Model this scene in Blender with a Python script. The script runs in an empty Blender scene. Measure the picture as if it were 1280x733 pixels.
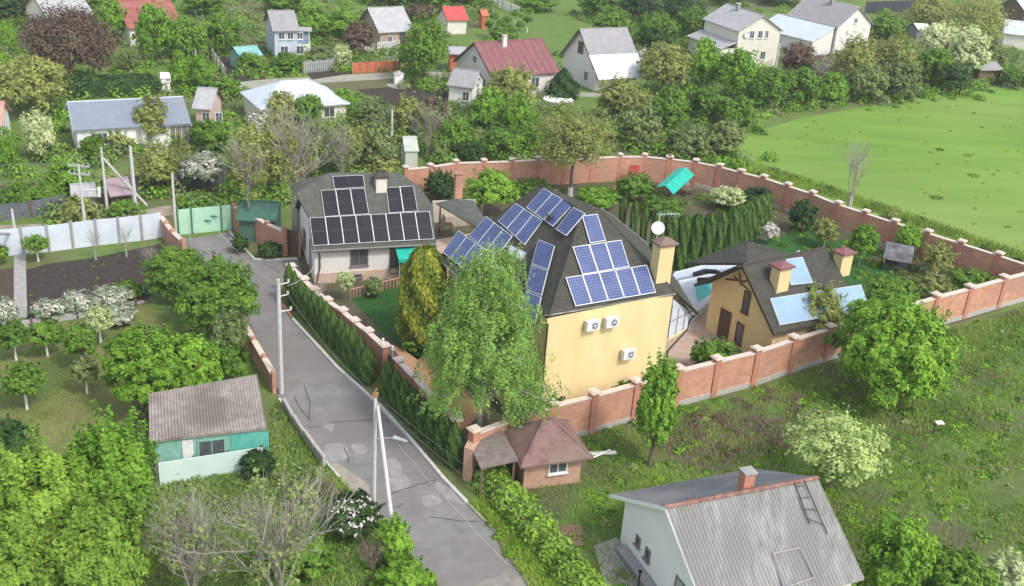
import bpy, math, random
import numpy as np
from mathutils import Vector
random.seed(7)
sc = bpy.context.scene
COL = sc.collection
R_ = math.radians
# ---------------------------------------------------------------- camera
FPX, CAMH, PITCH, ROLL = 1300.0, 30.0, R_(24.5), R_(4.2)
Fv = np.array([0, math.cos(PITCH), -math.sin(PITCH)])
U0 = np.array([0, math.sin(PITCH), math.cos(PITCH)])
X0 = np.array([1.0, 0, 0])
Rv = math.cos(ROLL)*X0 + math.sin(ROLL)*U0
Uv = -math.sin(ROLL)*X0 + math.cos(ROLL)*U0
def P(x, y, z=0.0):
    d = Fv + (x-640)/FPX*Rv - (y-366.5)/FPX*Uv
    t = (z-CAMH)/d[2]
    return Vector((d[0]*t, d[1]*t, z))
def scale_at(p):
    return FPX/float(np.dot(np.array([p[0], p[1], p[2]-CAMH]), Fv))
cam = bpy.data.objects.new('camera', bpy.data.cameras.new('camera'))
COL.objects.link(cam)
from mathutils import Matrix
M = Matrix(((Rv[0], Uv[0], -Fv[0], 0), (Rv[1], Uv[1], -Fv[1], 0), (Rv[2], Uv[2], -Fv[2], CAMH), (0, 0, 0, 1)))
cam.matrix_world = M
cam.data.sensor_width = 36; cam.data.lens = 36*FPX/1280; cam.data.clip_end = 5000
sc.camera = cam
# ---------------------------------------------------------------- materials
MATS = {}
def mat(name, a, b=None, scale=3.0, rough=.85, bump=0.0, metal=0.0, detail=5, c=None, bscale=None, spec=.3, stretch=None, lo=.35, hi=.65, course=None):
    """two or three tones blended by noise in object space"""
    if name in MATS: return MATS[name]
    m = bpy.data.materials.new(name); m.use_nodes = True
    nt = m.node_tree; N = nt.nodes; L = nt.links
    bs = N['Principled BSDF']; bs.inputs['Roughness'].default_value = rough
    bs.inputs['Metallic'].default_value = metal
    bs.inputs['Specular IOR Level'].default_value = spec
    b = b or tuple(x*.8 for x in a)
    tc = N.new('ShaderNodeNewGeometry')
    vec = tc.outputs['Position']
    if stretch:
        mp = N.new('ShaderNodeMapping'); mp.inputs['Scale'].default_value = stretch
        L.new(vec, mp.inputs['Vector']); vec = mp.outputs['Vector']
    nz = N.new('ShaderNodeTexNoise'); nz.inputs['Scale'].default_value = scale; nz.inputs['Detail'].default_value = detail
    nz.inputs['Roughness'].default_value = .65
    L.new(vec, nz.inputs['Vector'])
    rp = N.new('ShaderNodeValToRGB'); rp.color_ramp.elements[0].position = lo; rp.color_ramp.elements[1].position = hi
    rp.color_ramp.elements[0].color = (*a, 1); rp.color_ramp.elements[1].color = (*b, 1)
    L.new(nz.outputs['Fac'], rp.inputs['Fac'])
    out = rp.outputs['Color']
    if c:
        n2 = N.new('ShaderNodeTexNoise'); n2.inputs['Scale'].default_value = scale*.23; n2.inputs['Detail'].default_value = 4
        L.new(vec, n2.inputs['Vector'])
        r2 = N.new('ShaderNodeValToRGB'); r2.color_ramp.elements[0].position = .45; r2.color_ramp.elements[1].position = .62
        L.new(n2.outputs['Fac'], r2.inputs['Fac'])
        mx = N.new('ShaderNodeMix'); mx.data_type = 'RGBA'
        L.new(r2.outputs['Color'], mx.inputs['Factor']); L.new(out, mx.inputs['A']); mx.inputs['B'].default_value = (*c, 1)
        out = mx.outputs['Result']
    if course:
        cw, ch, cs = course
        sx = N.new('ShaderNodeSeparateXYZ'); L.new(tc.outputs['Position'], sx.inputs[0])
        cx = N.new('ShaderNodeCombineXYZ'); L.new(sx.outputs['X'], cx.inputs['X']); L.new(sx.outputs['Z'], cx.inputs['Y'])
        br = N.new('ShaderNodeTexBrick'); br.inputs['Scale'].default_value = 1; br.inputs['Brick Width'].default_value = cw; br.inputs['Row Height'].default_value = ch
        br.inputs['Mortar Size'].default_value = ch*.09; br.inputs['Color1'].default_value = (1, 1, 1, 1); br.inputs['Color2'].default_value = (1-cs*.7, 1-cs*.7, 1-cs*.7, 1); br.inputs['Mortar'].default_value = (1-cs, 1-cs, 1-cs, 1)
        L.new(cx.outputs[0], br.inputs['Vector'])
        mb_ = N.new('ShaderNodeMix'); mb_.data_type = 'RGBA'; mb_.blend_type = 'MULTIPLY'; mb_.inputs['Factor'].default_value = 1
        L.new(out, mb_.inputs['A']); L.new(br.outputs['Color'], mb_.inputs['B']); out = mb_.outputs['Result']
    L.new(out, bs.inputs['Base Color'])
    if bump:
        n3 = N.new('ShaderNodeTexNoise'); n3.inputs['Scale'].default_value = bscale or scale*4; n3.inputs['Detail'].default_value = 6
        L.new(vec, n3.inputs['Vector'])
        bp = N.new('ShaderNodeBump'); bp.inputs['Strength'].default_value = bump; bp.inputs['Distance'].default_value = .1
        L.new(n3.outputs['Fac'], bp.inputs['Height']); L.new(bp.outputs['Normal'], bs.inputs['Normal'])
    MATS[name] = m
    return m
def leafmat(name, a, b, trans=.3, rough=.6):
    k_ = 1.0 if 'white' in name else 1.95
    a = tuple(min(.8, x*k_) for x in a); b = tuple(min(.85, x*k_) for x in b)
    if name in MATS: return MATS[name]
    m = bpy.data.materials.new(name); m.use_nodes = True
    nt = m.node_tree; N = nt.nodes; L = nt.links
    bs = N['Principled BSDF']; bs.inputs['Roughness'].default_value = rough; bs.inputs['Specular IOR Level'].default_value = .15
    at = N.new('ShaderNodeAttribute'); at.attribute_name = 'tone'
    oi = N.new('ShaderNodeObjectInfo')
    md = N.new('ShaderNodeMath'); md.operation = 'MULTIPLY_ADD'; md.inputs[1].default_value = .34; md.inputs[2].default_value = -.17
    L.new(oi.outputs['Random'], md.inputs[0])
    ad = N.new('ShaderNodeMath'); ad.operation = 'ADD'; ad.use_clamp = True
    L.new(at.outputs['Fac'], ad.inputs[0]); L.new(md.outputs[0], ad.inputs[1])
    mx = N.new('ShaderNodeMix'); mx.data_type = 'RGBA'
    L.new(ad.outputs[0], mx.inputs['Factor']); mx.inputs['A'].default_value = (*a, 1); mx.inputs['B'].default_value = (*b, 1)
    L.new(mx.outputs['Result'], bs.inputs['Base Color'])
    tr = N.new('ShaderNodeBsdfTranslucent'); L.new(mx.outputs['Result'], tr.inputs['Color'])
    ms = N.new('ShaderNodeMixShader'); ms.inputs[0].default_value = trans
    L.new(bs.outputs[0], ms.inputs[1]); L.new(tr.outputs[0], ms.inputs[2]); L.new(ms.outputs[0], N['Material Output'].inputs['Surface'])
    MATS[name] = m
    return m
# leaves
LM = dict(
    green=leafmat('leaf_green', (.035, .08, .012), (.125, .215, .03)),
    bright=leafmat('leaf_bright', (.045, .105, .012), (.15, .265, .03)),
    lime=leafmat('leaf_lime', (.045, .09, .013), (.17, .26, .038)),
    olive=leafmat('leaf_olive', (.085, .105, .03), (.215, .235, .07)),
    scrub=leafmat('leaf_scrub', (.06, .09, .03), (.16, .20, .07)),
    brown=leafmat('leaf_brown', (.05, .036, .026), (.13, .095, .068)),
    dark=leafmat('leaf_dark', (.014, .035, .012), (.045, .085, .022)),
    cypress=leafmat('leaf_cypress', (.024, .055, .013), (.085, .14, .032), .2),
    gold=leafmat('leaf_gold', (.055, .085, .012), (.27, .27, .035), .15),
    birch=leafmat('leaf_birch', (.07, .135, .032), (.205, .315, .075), .4),
    yellowpale=leafmat('leaf_yellowpale', (.10, .15, .045), (.29, .35, .13)),
    pale=leafmat('leaf_pale', (.15, .21, .07), (.42, .48, .26)),
    white=leafmat('blossom_white', (.42, .42, .34), (.75, .73, .66), .15),
    bluegrey=leafmat('leaf_bluegrey', (.09, .12, .07), (.25, .28, .2)),
    grass=leafmat('grass_blade', (.06, .10, .014), (.17, .24, .03), .2),
    weed=leafmat('weed_blade', (.05, .095, .018), (.14, .205, .04), .2),
    straw=leafmat('straw_blade', (.065, .055, .035), (.15, .125, .08), .1))
BARK = mat('bark', (.13, .10, .075), (.22, .18, .14), 8, .9, .4)
BARKG = mat('bark_grey', (.24, .22, .19), (.40, .37, .32), 8, .9)
LIMEW = mat('limewashed_bark', (.62, .61, .57), (.75, .74, .70), 8)
BIRCHW = mat('birch_bark', (.55, .54, .5), (.28, .27, .24), 10)
# ---------------------------------------------------------------- mesh builder
class MB:
    def __init__(s): s.v = []; s.f = []; s.m = []
    def face(s, pts, m=0):
        i = len(s.v); s.v += [tuple(p) for p in pts]; s.f.append(tuple(range(i, i+len(pts)))); s.m.append(m); return s
    def prism(s, pts, down, m=0):
        """slab: top polygon pts, extruded by vector down"""
        n = len(pts); i = len(s.v); d = Vector(down)
        s.v += [tuple(p) for p in pts] + [tuple(Vector(p)+d) for p in pts]
        s.f.append(tuple(range(i, i+n))); s.f.append(tuple(range(i+2*n-1, i+n-1, -1)))
        for k in range(n): s.f.append((i+k, i+n+k, i+n+(k+1) % n, i+(k+1) % n))
        s.m += [m]*(n+2); return s
    def box(s, o, ax, ay, az, m=0):
        o = Vector(o); ax = Vector(ax); ay = Vector(ay); az = Vector(az)
        return s.prism([o+az, o+ax+az, o+ax+ay+az, o+ay+az], -az, m)
    def cbox(s, c, sx, sy, sz, rot=0, m=0):
        a = Vector((math.cos(rot), math.sin(rot), 0)); b = Vector((-a.y, a.x, 0)); c = Vector(c)
        return s.box(c-a*sx/2-b*sy/2, a*sx, b*sy, (0, 0, sz), m)
    def tube(s, pts, rad, n=6, m=0, caps=True):
        pts = [Vector(p) for p in pts]; rings = []
        for k, p in enumerate(pts):
            d = (pts[min(k+1, len(pts)-1)]-pts[max(k-1, 0)])
            if d.length < 1e-6: d = Vector((0, 0, 1))
            d.normalize()
            u = d.cross(Vector((0, 0, 1)) if abs(d.z) < .9 else Vector((1, 0, 0))).normalized(); w = d.cross(u)
            r = rad[k] if isinstance(rad, (list, tuple)) else rad
            i = len(s.v); rings.append(i)
            for q in range(n):
                t = 2*math.pi*q/n; s.v.append(tuple(p+u*r*math.cos(t)+w*r*math.sin(t)))
        for a, b in zip(rings, rings[1:]):
            for q in range(n):
                s.f.append((a+q, a+(q+1) % n, b+(q+1) % n, b+q)); s.m.append(m)
        if caps:
            s.f.append(tuple(rings[0]+q for q in range(n))[::-1]); s.f.append(tuple(rings[-1]+q for q in range(n))); s.m += [m, m]
        return s
    def build(s, name, mats, parent=None, bevel=0, smooth=False):
        me = bpy.data.meshes.new(name); me.from_pydata(s.v, [], s.f)
        if not isinstance(mats, (list, tuple)): mats = [mats]
        for mm in mats: me.materials.append(mm)
        me.polygons.foreach_set('material_index', s.m)
        if smooth: me.polygons.foreach_set('use_smooth', [True]*len(s.f))
        me.update()
        o = bpy.data.objects.new(name, me); COL.objects.link(o)
        if parent is not None:
            o.parent = parent; o.matrix_parent_inverse = Matrix.Translation(-parent.location)
        if bevel:
            b = o.modifiers.new('bevel', 'BEVEL'); b.width = bevel; b.segments = 1
        return o
def up(p, h): return Vector((p[0], p[1], h))
def tag(o, label=None, cat=None, group=None, kind=None):
    if label: o['label'] = label
    if cat: o['category'] = cat
    if group: o['group'] = group
    if kind: o['kind'] = kind
    return o
def thing(name, label, cat, loc, group=None):
    o = bpy.data.objects.new(name, None); COL.objects.link(o); o.location = Vector(loc)
    o.empty_display_size = .5
    return tag(o, label, cat, group)
def sheet(name, pts, z, m, kind='structure', holes=None):
    pts = [Vector((p[0], p[1], z)) for p in pts]
    o = MB().face(pts).build(name, m); 
    if o.data.polygons[0].normal.z < 0: o.data.flip_normals()
    # triangulate concave outlines safely
    import bmesh
    bm = bmesh.new(); bm.from_mesh(o.data); bmesh.ops.triangulate(bm, faces=bm.faces[:]); bm.to_mesh(o.data); bm.free()
    o['kind'] = kind
    return o
# ---------------------------------------------------------------- foliage
rng = np.random.default_rng(11)
def leaves(name, pos, nrm, size, tone, m, parent=None, asp=.62, mesh_only=False, long_axis=None):
    n = len(pos); nrm = nrm/(np.linalg.norm(nrm, axis=1, keepdims=True)+1e-9)
    r = rng.normal(size=(n, 3)) if long_axis is None else long_axis
    u = np.cross(nrm, r); u /= np.linalg.norm(u, axis=1, keepdims=True)+1e-9
    w = np.cross(nrm, u)
    if long_axis is not None: u, w = w, u
    sz = (size*rng.uniform(.6, 1.35, n))[:, None]
    a = u*sz; b = w*sz*asp
    V = np.stack([pos-a, pos-b*.9+a*.1, pos+a, pos+b*.9+a*.1], 1).reshape(-1, 3)
    me = bpy.data.meshes.new(name)
    me.vertices.add(4*n); me.vertices.foreach_set('co', V.astype(np.float32).ravel())
    me.loops.add(4*n); me.loops.foreach_set('vertex_index', np.arange(4*n, dtype=np.int32))
    me.polygons.add(n); me.polygons.foreach_set('loop_start', np.arange(0, 4*n, 4, dtype=np.int32))
    at = me.attributes.new('tone', 'FLOAT', 'FACE'); at.data.foreach_set('value', tone.astype(np.float32))
    me.materials.append(m); me.update(calc_edges=True)
    if mesh_only: return me
    o = bpy.data.objects.new(name, me); COL.objects.link(o)
    if parent is not None: o.parent = parent
    return o
def rdir(n):
    d = rng.normal(size=(n, 3)); return d/np.linalg.norm(d, axis=1, keepdims=True)
def crown_pts(n, nb, br=(.2, .42), low=-.75, gap=.0, pw=.33):
    """leaf positions in a unit crown (radius 1, centre 0) made of uneven clumps"""
    d = rdir(nb*3); d = d[d[:, 2] > low][:nb]; nb = len(d)
    rad = rng.uniform(.38, .86, nb)*rng.uniform(.86, 1.1, nb)
    cz = rng.uniform(br[0], br[1], nb)
    c = d*rad[:, None]
    pr = cz**2; pr /= pr.sum()
    k = rng.choice(nb, n, p=pr)
    e = rdir(n); e[:, 2] = np.where(e[:, 2] < -.5, -e[:, 2], e[:, 2])
    lump = 1+.22*np.sin(e[:, 0]*5+k)*np.cos(e[:, 1]*6+k*2)
    p = c[k] + e*(cz[k]*lump*rng.uniform(0, 1, n)**pw)[:, None]*np.array([1, 1, .8])
    # shoots that break the outline
    ns = max(12, nb); no = n//6; sd = rdir(ns*2); sd = sd[sd[:, 2] > low*.6][:ns]; ks = rng.integers(0, len(sd), no)
    st = rng.uniform(0, 1, no); sb = rng.uniform(.5, .82, len(sd)); bend = np.array([0, 0, .12])
    q = sd[ks]*(sb[ks]+st*.30)[:, None]+bend*(st[:, None]**1.5)+rng.normal(size=(no, 3))*(.075*(1.15-st))[:, None]
    p[:no] = q; e[:no] = sd[ks]
    bt = rng.uniform(0, 1, nb)
    tone = np.clip(.5*bt[k]+.5*rng.uniform(0, 1, n)*.9+.05, 0, 1)
    nr = e*.8 + p*.25 + rdir(n)*.55 + np.array([0, 0, .45])
    return p, nr, tone
LIB = {}
def lib_crown(kind, var, n=7000, nb=70, ls=.07, **k):
    key = (kind, var, n)
    if key not in LIB:
        p, nr, t = crown_pts(n, nb, br=(.15, .36), **k)
        LIB[key] = leaves('crown_'+kind, p, nr, ls, t, LM[kind], mesh_only=True)
    return LIB[key]
def limb_mb(h, r, rc, zc, seed, nl=6, sub=True, mb=None, o=Vector((0, 0, 0))):
    rd = random.Random(seed); mb = mb or MB()
    lean = Vector((rd.uniform(-.06, .06)*h, rd.uniform(-.06, .06)*h, 0))
    top = o+Vector((0, 0, h))+lean
    mb.tube([o+Vector((0, 0, -.1)), o+Vector((0, 0, h*.4))+lean*.3, top], [r*1.25, r*.9, r*.6], 7)
    for k in range(nl):
        a = 6.283*k/nl+rd.uniform(-.4, .4); s = top if k % 2 else o+Vector((0, 0, h*rd.uniform(.6, .95)))+lean*.7
        e = o+Vector((math.cos(a)*rc*rd.uniform(.4, .75), math.sin(a)*rc*rd.uniform(.4, .75), zc+rd.uniform(-.1, .8)*(zc-h+.4)))
        mid = (s+e)/2+Vector((0, 0, .12*rc))
        mb.tube([s, mid, e], [r*.5, r*.33, r*.12], 5)
        if sub:
            for q in range(2):
                f = mid+(e-mid)*rd.uniform(0, .5); g = f+Vector((rd.uniform(-.4, .4)*rc, rd.uniform(-.4, .4)*rc, rd.uniform(.1, .5)*rc))
                mb.tube([f, (f+g)/2+Vector((0, 0, .05*rc)), g], [r*.22, r*.15, r*.05], 4)
    return mb
def solve_crown(bb, th, cfl=.35):
    x0, y0, x1, y1 = bb; cx, cy = (x0+x1)/2, (y0+y1)/2
    z = th+1.5
    for _ in range(8):
        p = P(cx, cy, z); s = scale_at(p)
        hd = math.hypot(p.x, p.y); phi = math.atan2(CAMH-z, hd)
        r = (x1-x0)/2/s; V = (y1-y0)/2/s
        c = math.sqrt(max(V*V-(r*math.sin(phi))**2, (cfl*r)**2))/math.cos(phi)
        z = th+c*.92
    p = P(cx, cy, z)
    return Vector((p.x, p.y, 0)), r, c, z
NT = [0]
def tree(kind, bb, th, label, cat='tree', name=None, group=None, trunk=BARK, near=0, blossom=0, dens=1.0, leafk=None, cfl=.35, ls=None, white_foot=False):
    NT[0] += 1; k = NT[0]
    loc, r, c, zc = solve_crown(bb, th, cfl)
    name = name or ('shrub' if cat == 'shrub' else 'leafy_tree')
    t = thing(name, label, cat, loc, group)
    tr = max(.05, .02*(zc+c))
    mb = limb_mb(max(th+c*.35, .4), tr, r, zc, k, nl=5 if near == 0 else 8)
    tm = [trunk, LIMEW]
    o = mb.build('trunk', tm, t); o.matrix_parent_inverse = Matrix.Identity(4)
    if white_foot:
        w = MB().tube([(0, 0, 0), (0, 0, min(.95, th+.4))], [tr*1.45, tr*1.25], 8).build('limewash_band', LIMEW, t); w.matrix_parent_inverse = Matrix.Identity(4)
    if near:
        n = int(near*1.7); nb = int(50+r*c*9); ls = (ls or .15)*(.68 if near > 8000 else .8)
        p, nr, tn = crown_pts(n, nb, br=(.11, .27))
        p = p*np.array([r, r, c])+np.array([0, 0, zc])
        cr = leaves('crown', p, nr, ls or .15, tn, LM[kind], t)
    else:
        me = lib_crown(kind, k % 3, n=7000)
        cr = bpy.data.objects.new('crown', me); COL.objects.link(cr); cr.parent = t
        cr.location = (0, 0, zc); cr.scale = (r*1.08, r*random.uniform(1.0, 1.15), c*1.05); cr.rotation_euler = (0, 0, random.uniform(0, 6.28))
    if blossom:
        p, nr, tn = crown_pts(int(blossom), 40, br=(.12, .25), low=-.2)
        p = p*1.04*np.array([r, r, c])+np.array([0, 0, zc])
        leaves('blossom', p, nr, (ls or .12)*.9, tn, LM['white'], t, asp=.9)
    return t
def bare_tree(bb, label, th=.8, m=BARKG, seed=1, n1=9, twig=3, leaf=None, cat='tree', name='bare_tree'):
    loc, r, c, zc = solve_crown(bb, th, .4)
    t = thing(name, label, cat, loc); rd = random.Random(seed); mb = MB()
    H = zc+c
    def grow(p, d, ln, rad, lv):
        q = p+d*ln*.5+Vector((rd.uniform(-.1, .1), rd.uniform(-.1, .1), 0))*ln; e = q+(d+Vector((rd.uniform(-.3, .3), rd.uniform(-.3, .3), .12))).normalized()*ln*.5
        mb.tube([p, q, e], [rad*.55, rad*.42, rad*.3], 3 if lv > 1 else 5, caps=False)
        if lv < 4:
            for _ in range(4 if lv < 3 else twig+1):
                v = (d+Vector((rd.gauss(0, .6), rd.gauss(0, .6), rd.uniform(-.1, .55)))).normalized()
                s = p.lerp(e, rd.uniform(.35, 1)); grow(s, v, ln*rd.uniform(.5, .75), rad*.55, lv+1)
    mb.tube([(0, 0, -.1), (0, 0, th)], [.035*H, .028*H], 7)
    for k in range(n1):
        a = 6.283*k/n1+rd.uniform(-.3, .3); sp = rd.uniform(.3, 1)*r/H
        grow(Vector((0, 0, th*.9)), Vector((math.cos(a)*sp, math.sin(a)*sp, .8)).normalized(), H*.42, .014*H, 1)
    o = mb.build('trunk', m, t); o.matrix_parent_inverse = Matrix.Identity(4)
    if leaf:
        p, nr, tn = crown_pts(leaf[1], 26, br=(.15, .35), pw=.8); p = p*np.array([r, r, c])+np.array([0, 0, zc])
        leaves('crown', p, nr, .10, tn, LM[leaf[0]], t)
    return t
def cypress(x, y, h, r, label, group, mesh, kind='cypress'):
    t = thing('columnar_conifer', label, 'conifer', (x, y, 0), group)
    o = bpy.data.objects.new('foliage', mesh); COL.objects.link(o); o.parent = t
    o.scale = (r, r, h); o.rotation_euler = (0, 0, random.uniform(0, 6.28))
    return t
def spindle(kind, n, cone=.5, ls=.1, hr=6.0, base=.02):
    """unit column: height 1, radius 1"""
    z = rng.uniform(base, 1, n)
    if cone == 1: prof = np.sqrt(np.clip(1-((z-.38)/.64)**2, 0, 1))*np.minimum(1, (z+.2)/.35)+.03
    elif cone == 0: prof = np.where(z < .9, .92+.08*np.sin(z*9), np.sqrt(np.clip(1-((z-.9)/.1)**2, 0, 1))*.9+.05)
    else: prof = np.minimum(1, (1-z)*(1.0/cone))**.8*np.minimum(1, (z+.12)/.3)**.5
    th = rng.uniform(0, 6.283, n)
    lump = 1+.10*np.sin(th*5+z*14)+.07*np.sin(th*9-z*25)
    rr = prof*lump*rng.uniform(.72, 1.02, n)
    p = np.stack([rr*np.cos(th), rr*np.sin(th), z], 1)
    nr = np.stack([np.cos(th), np.sin(th), np.full(n, .35)*1.0], 1)+rdir(n)*.5
    tone = np.clip(.35+.3*np.sin(th*5+z*14)+rng.uniform(-.35, .35, n), 0, 1)
    me = leaves('foliage_'+kind, p*np.array([1, 1, hr]), nr, ls, tone, LM[kind], mesh_only=True, long_axis=np.tile([0., 0., 1.], (n, 1))+rdir(n)*.3)
    co = np.empty(4*n*3, np.float32); me.vertices.foreach_get('co', co); co = co.reshape(-1, 3); co[:, 2] /= hr; me.vertices.foreach_set('co', co.ravel()); me.update()
    return me
def in_poly(pts, poly):
    x, y = pts[:, 0], pts[:, 1]; ins = np.zeros(len(pts), bool); n = len(poly)
    for i in range(n):
        x1, y1 = poly[i][0], poly[i][1]; x2, y2 = poly[(i+1) % n][0], poly[(i+1) % n][1]
        c = ((y1 > y) != (y2 > y)) & (x < (x2-x1)*(y-y1)/(y2-y1+1e-12)+x1); ins ^= c
    return ins
def scatter(poly, n, excl=(), patch=None):
    xs = [p[0] for p in poly]; ys = [p[1] for p in poly]
    q = np.stack([rng.uniform(min(xs), max(xs), n), rng.uniform(min(ys), max(ys), n)], 1)
    q = q[in_poly(q, poly)]
    for e in excl: q = q[~in_poly(q, e)]
    if patch:
        f = np.sin(q[:, 0]*patch+1.3)*np.cos(q[:, 1]*patch*.8)+.6*np.sin(q[:, 0]*patch*2.3+q[:, 1]*patch*1.7)+.4*np.sin(q[:, 1]*patch*4.1-q[:, 0]*patch*3.3)
        q = q[f > rng.uniform(-1.3, .9, len(q))]
    return q
def grass(name, poly, n, h, w, kind, excl=(), patch=None, label=None):
    q = scatter(poly, n, excl, patch); n = len(q)
    hh = h*rng.uniform(.5, 1.3, n)
    p = np.stack([q[:, 0], q[:, 1], hh*.45], 1)
    d = rdir(n)*.45+np.array([0, 0, 1.0]); nr = np.cross(d, rdir(n))+np.array([0, -.25, .35])
    tone = np.clip(.5+.35*np.sin(q[:, 0]*.9)*np.cos(q[:, 1]*.7)+rng.uniform(-.4, .4, n), 0, 1)
    o = leaves(name, p, nr, h*.55, tone, LM[kind], asp=w/h, long_axis=d)
    o['kind'] = 'stuff'
    if label: o['label'] = label
    return o
def low_scrub(name, poly, nclump, r, kind, excl=(), nl=50, ls=.16, patch=None, label=None, hz=.6):
    q = scatter(poly, nclump, excl, patch); m = len(q)
    rr = r*rng.uniform(.4, 1.3, m)
    k = np.repeat(np.arange(m), nl); e = rdir(len(k)); e[:, 2] = np.abs(e[:, 2])
    p = np.stack([q[k, 0], q[k, 1], np.zeros(len(k))], 1)+e*rr[k][:, None]*rng.uniform(.5, 1, len(k))[:, None]*np.array([1, 1, hz])
    p[:, 2] += .03
    bt = rng.uniform(0, 1, m)
    o = leaves(name, p, e+rdir(len(k))*.6+np.array([0, 0, .3]), ls, np.clip(bt[k]*.6+rng.uniform(0, .4, len(k)), 0, 1), LM[kind])
    o['kind'] = 'stuff'
    if label: o['label'] = label
    return o
# ================================================================ materials for built things
ASPH = mat('asphalt', (.185, .18, .174), (.25, .243, .235), .9, .92, .3, c=(.20, .188, .174), bscale=60)
CONC = mat('concrete', (.27, .262, .25), (.37, .36, .34), 2.5, .9, .2, bscale=20)
CONCP = mat('worn_concrete', (.30, .29, .275), (.40, .385, .36), 1.5, .9, .1)
KERB = mat('painted_kerb', (.62, .61, .58), (.46, .45, .42), 3, .8)
TAR = mat('tar_seal', (.035, .035, .037), (.06, .06, .06), 5, .8)
GROUND = mat('ground_mix', (.09, .16, .03), (.14, .20, .05), .35, .95, .5, c=(.12, .12, .055), bscale=3)
WEEDG = mat('weedy_ground', (.08, .145, .026), (.12, .185, .04), .8, .95, .5, c=(.105, .105, .055), bscale=4)
MEADOW = mat('meadow_ground', (.11, .22, .026), (.17, .295, .042), .09, .95, .4, c=(.19, .27, .065), stretch=(.5, 1.6, 1), bscale=2, detail=8)
LAWN = mat('lawn_ground', (.022, .085, .014), (.035, .115, .02), 1.5, .95, .2)
SOIL = mat('tilled_soil', (.036, .029, .025), (.062, .05, .041), 2.2, .95, .8, bscale=9)
SOIL2 = mat('reddish_soil', (.06, .044, .036), (.09, .066, .052), 2.0, .95, .6, bscale=9)
DIRT = mat('dirt_track', (.30, .26, .20), (.40, .36, .29), 1.2, .95, .3, c=(.22, .2, .13))
ORCH = mat('orchard_ground', (.14, .155, .045), (.21, .20, .08), .9, .95, .4, c=(.10, .14, .035))
PAVE = mat('pink_paving', (.42, .30, .24), (.50, .38, .31), 3, .85)
PAVEO = mat('orange_paving', (.45, .25, .13), (.52, .33, .2), 3, .85)
BRICK = mat('salmon_brick', (.54, .265, .17), (.63, .35, .235), 1.5, .88, .2, c=(.48, .265, .195), bscale=40, course=(.39, .17, .26))
BRICKD = mat('pillar_brick', (.40, .175, .12), (.50, .235, .165), 4, .85)
COPE = mat('wall_coping', (.58, .47, .40), (.66, .56, .49), 4, .8)
PLINTH = mat('grey_plinth', (.34, .32, .30), (.45, .42, .39), 3, .9, .2)
SHING = mat('bitumen_shingle', (.05, .052, .042), (.09, .092, .075), 3.5, .92, .4, c=(.078, .072, .06), bscale=25, course=(.5, .14, .3))
SHINGG = mat('green_grey_shingle', (.085, .092, .078), (.115, .12, .10), 2.5, .9, .2, bscale=25, course=(.5, .14, .22))
FASC = mat('dark_fascia', (.045, .036, .03), (.07, .055, .045), 4, .6)
YEL = mat('yellow_render', (.69, .535, .265), (.755, .61, .335), 1.1, .85, .05, detail=7, c=(.66, .52, .28), stretch=(1, 1, .3))
WHITE = mat('white_render', (.66, .63, .60), (.74, .71, .68), .8, .85)
WHITEC = mat('white_wash', (.76, .755, .74), (.83, .825, .81), .8, .85, lo=.2, hi=.7)
CREAM = mat('cream_wall', (.66, .62, .54), (.72, .68, .6), 1, .85)
GLASS = mat('window_glass', (.06, .065, .075), (.11, .12, .13), 1.5, .15, spec=.6)
PALEGL = mat('pale_glazing', (.50, .53, .58), (.60, .63, .68), 1.5, .2, spec=.6)
FRAMEW = mat('white_frame', (.75, .75, .74), None, 5, .6)
FRAMEB = mat('brown_frame', (.10, .065, .045), (.14, .09, .06), 5, .6)
FRAMEG = mat('grey_frame', (.22, .2, .18), None, 5, .6)
STEEL = mat('galvanised', (.45, .46, .47), (.55, .56, .57), 4, .45, metal=.3)
ALU = mat('panel_frame', (.72, .74, .78), None, 4, .4, metal=.2)
CELLB = mat('blue_cell', (.035, .058, .17), (.062, .092, .235), .8, .18, spec=.5)
CELLK = mat('black_cell', (.006, .008, .014), (.012, .014, .022), .8, .3, spec=.15)
GRIDB = mat('cell_grid', (.26, .31, .45), None, 3, .3)
GRIDK = mat('cell_line', (.07, .075, .09), None, 3, .3)
ASB = mat('asbestos_sheet', (.21, .205, .19), (.36, .355, .345), 1.4, .92, c=(.235, .23, .215), stretch=(2.2, .6, .6), detail=8)
PATCH = mat('road_patch', (.235, .228, .215), (.33, .32, .30), 2.2, .9, .3)
ASBR = mat('aged_asbestos', (.25, .215, .19), (.38, .34, .31), 2.4, .9, c=(.20, .175, .155))
TIN = mat('blue_grey_tin', (.17, .19, .22), (.25, .27, .31), 1.2, .45, metal=.2, c=(.33, .34, .35))
SLATE = mat('slate_metal', (.195, .225, .275), (.225, .255, .305), 1.5, .5)
TEALS = mat('faded_teal', (.06, .36, .29), (.14, .44, .37), 2, .7)
TEAL = mat('teal_tarp', (.012, .36, .27), (.02, .44, .34), 1.5, .6)
TEALW = mat('pale_teal_board', (.52, .66, .61), (.60, .72, .67), 1.2, .8)
GREENW = mat('green_board', (.16, .36, .28), (.26, .46, .38), 2, .7)
MINT = mat('mint_gate', (.36, .62, .44), (.44, .68, .51), 1.5, .75)
BLUEW = mat('pale_blue_concrete', (.52, .58, .66), (.62, .67, .73), 1.0, .85)
MAROON = mat('maroon_metal', (.19, .075, .08), (.235, .10, .105), 1.5, .5)
MAROOND = mat('dusty_maroon', (.15, .08, .075), (.24, .15, .135), 1.5, .8, c=(.2, .15, .12))
REDM = mat('red_metal', (.42, .06, .055), (.5, .1, .09), 2, .5)
REDO = mat('orange_red_board', (.48, .13, .06), (.55, .18, .1), 2, .7)
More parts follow.
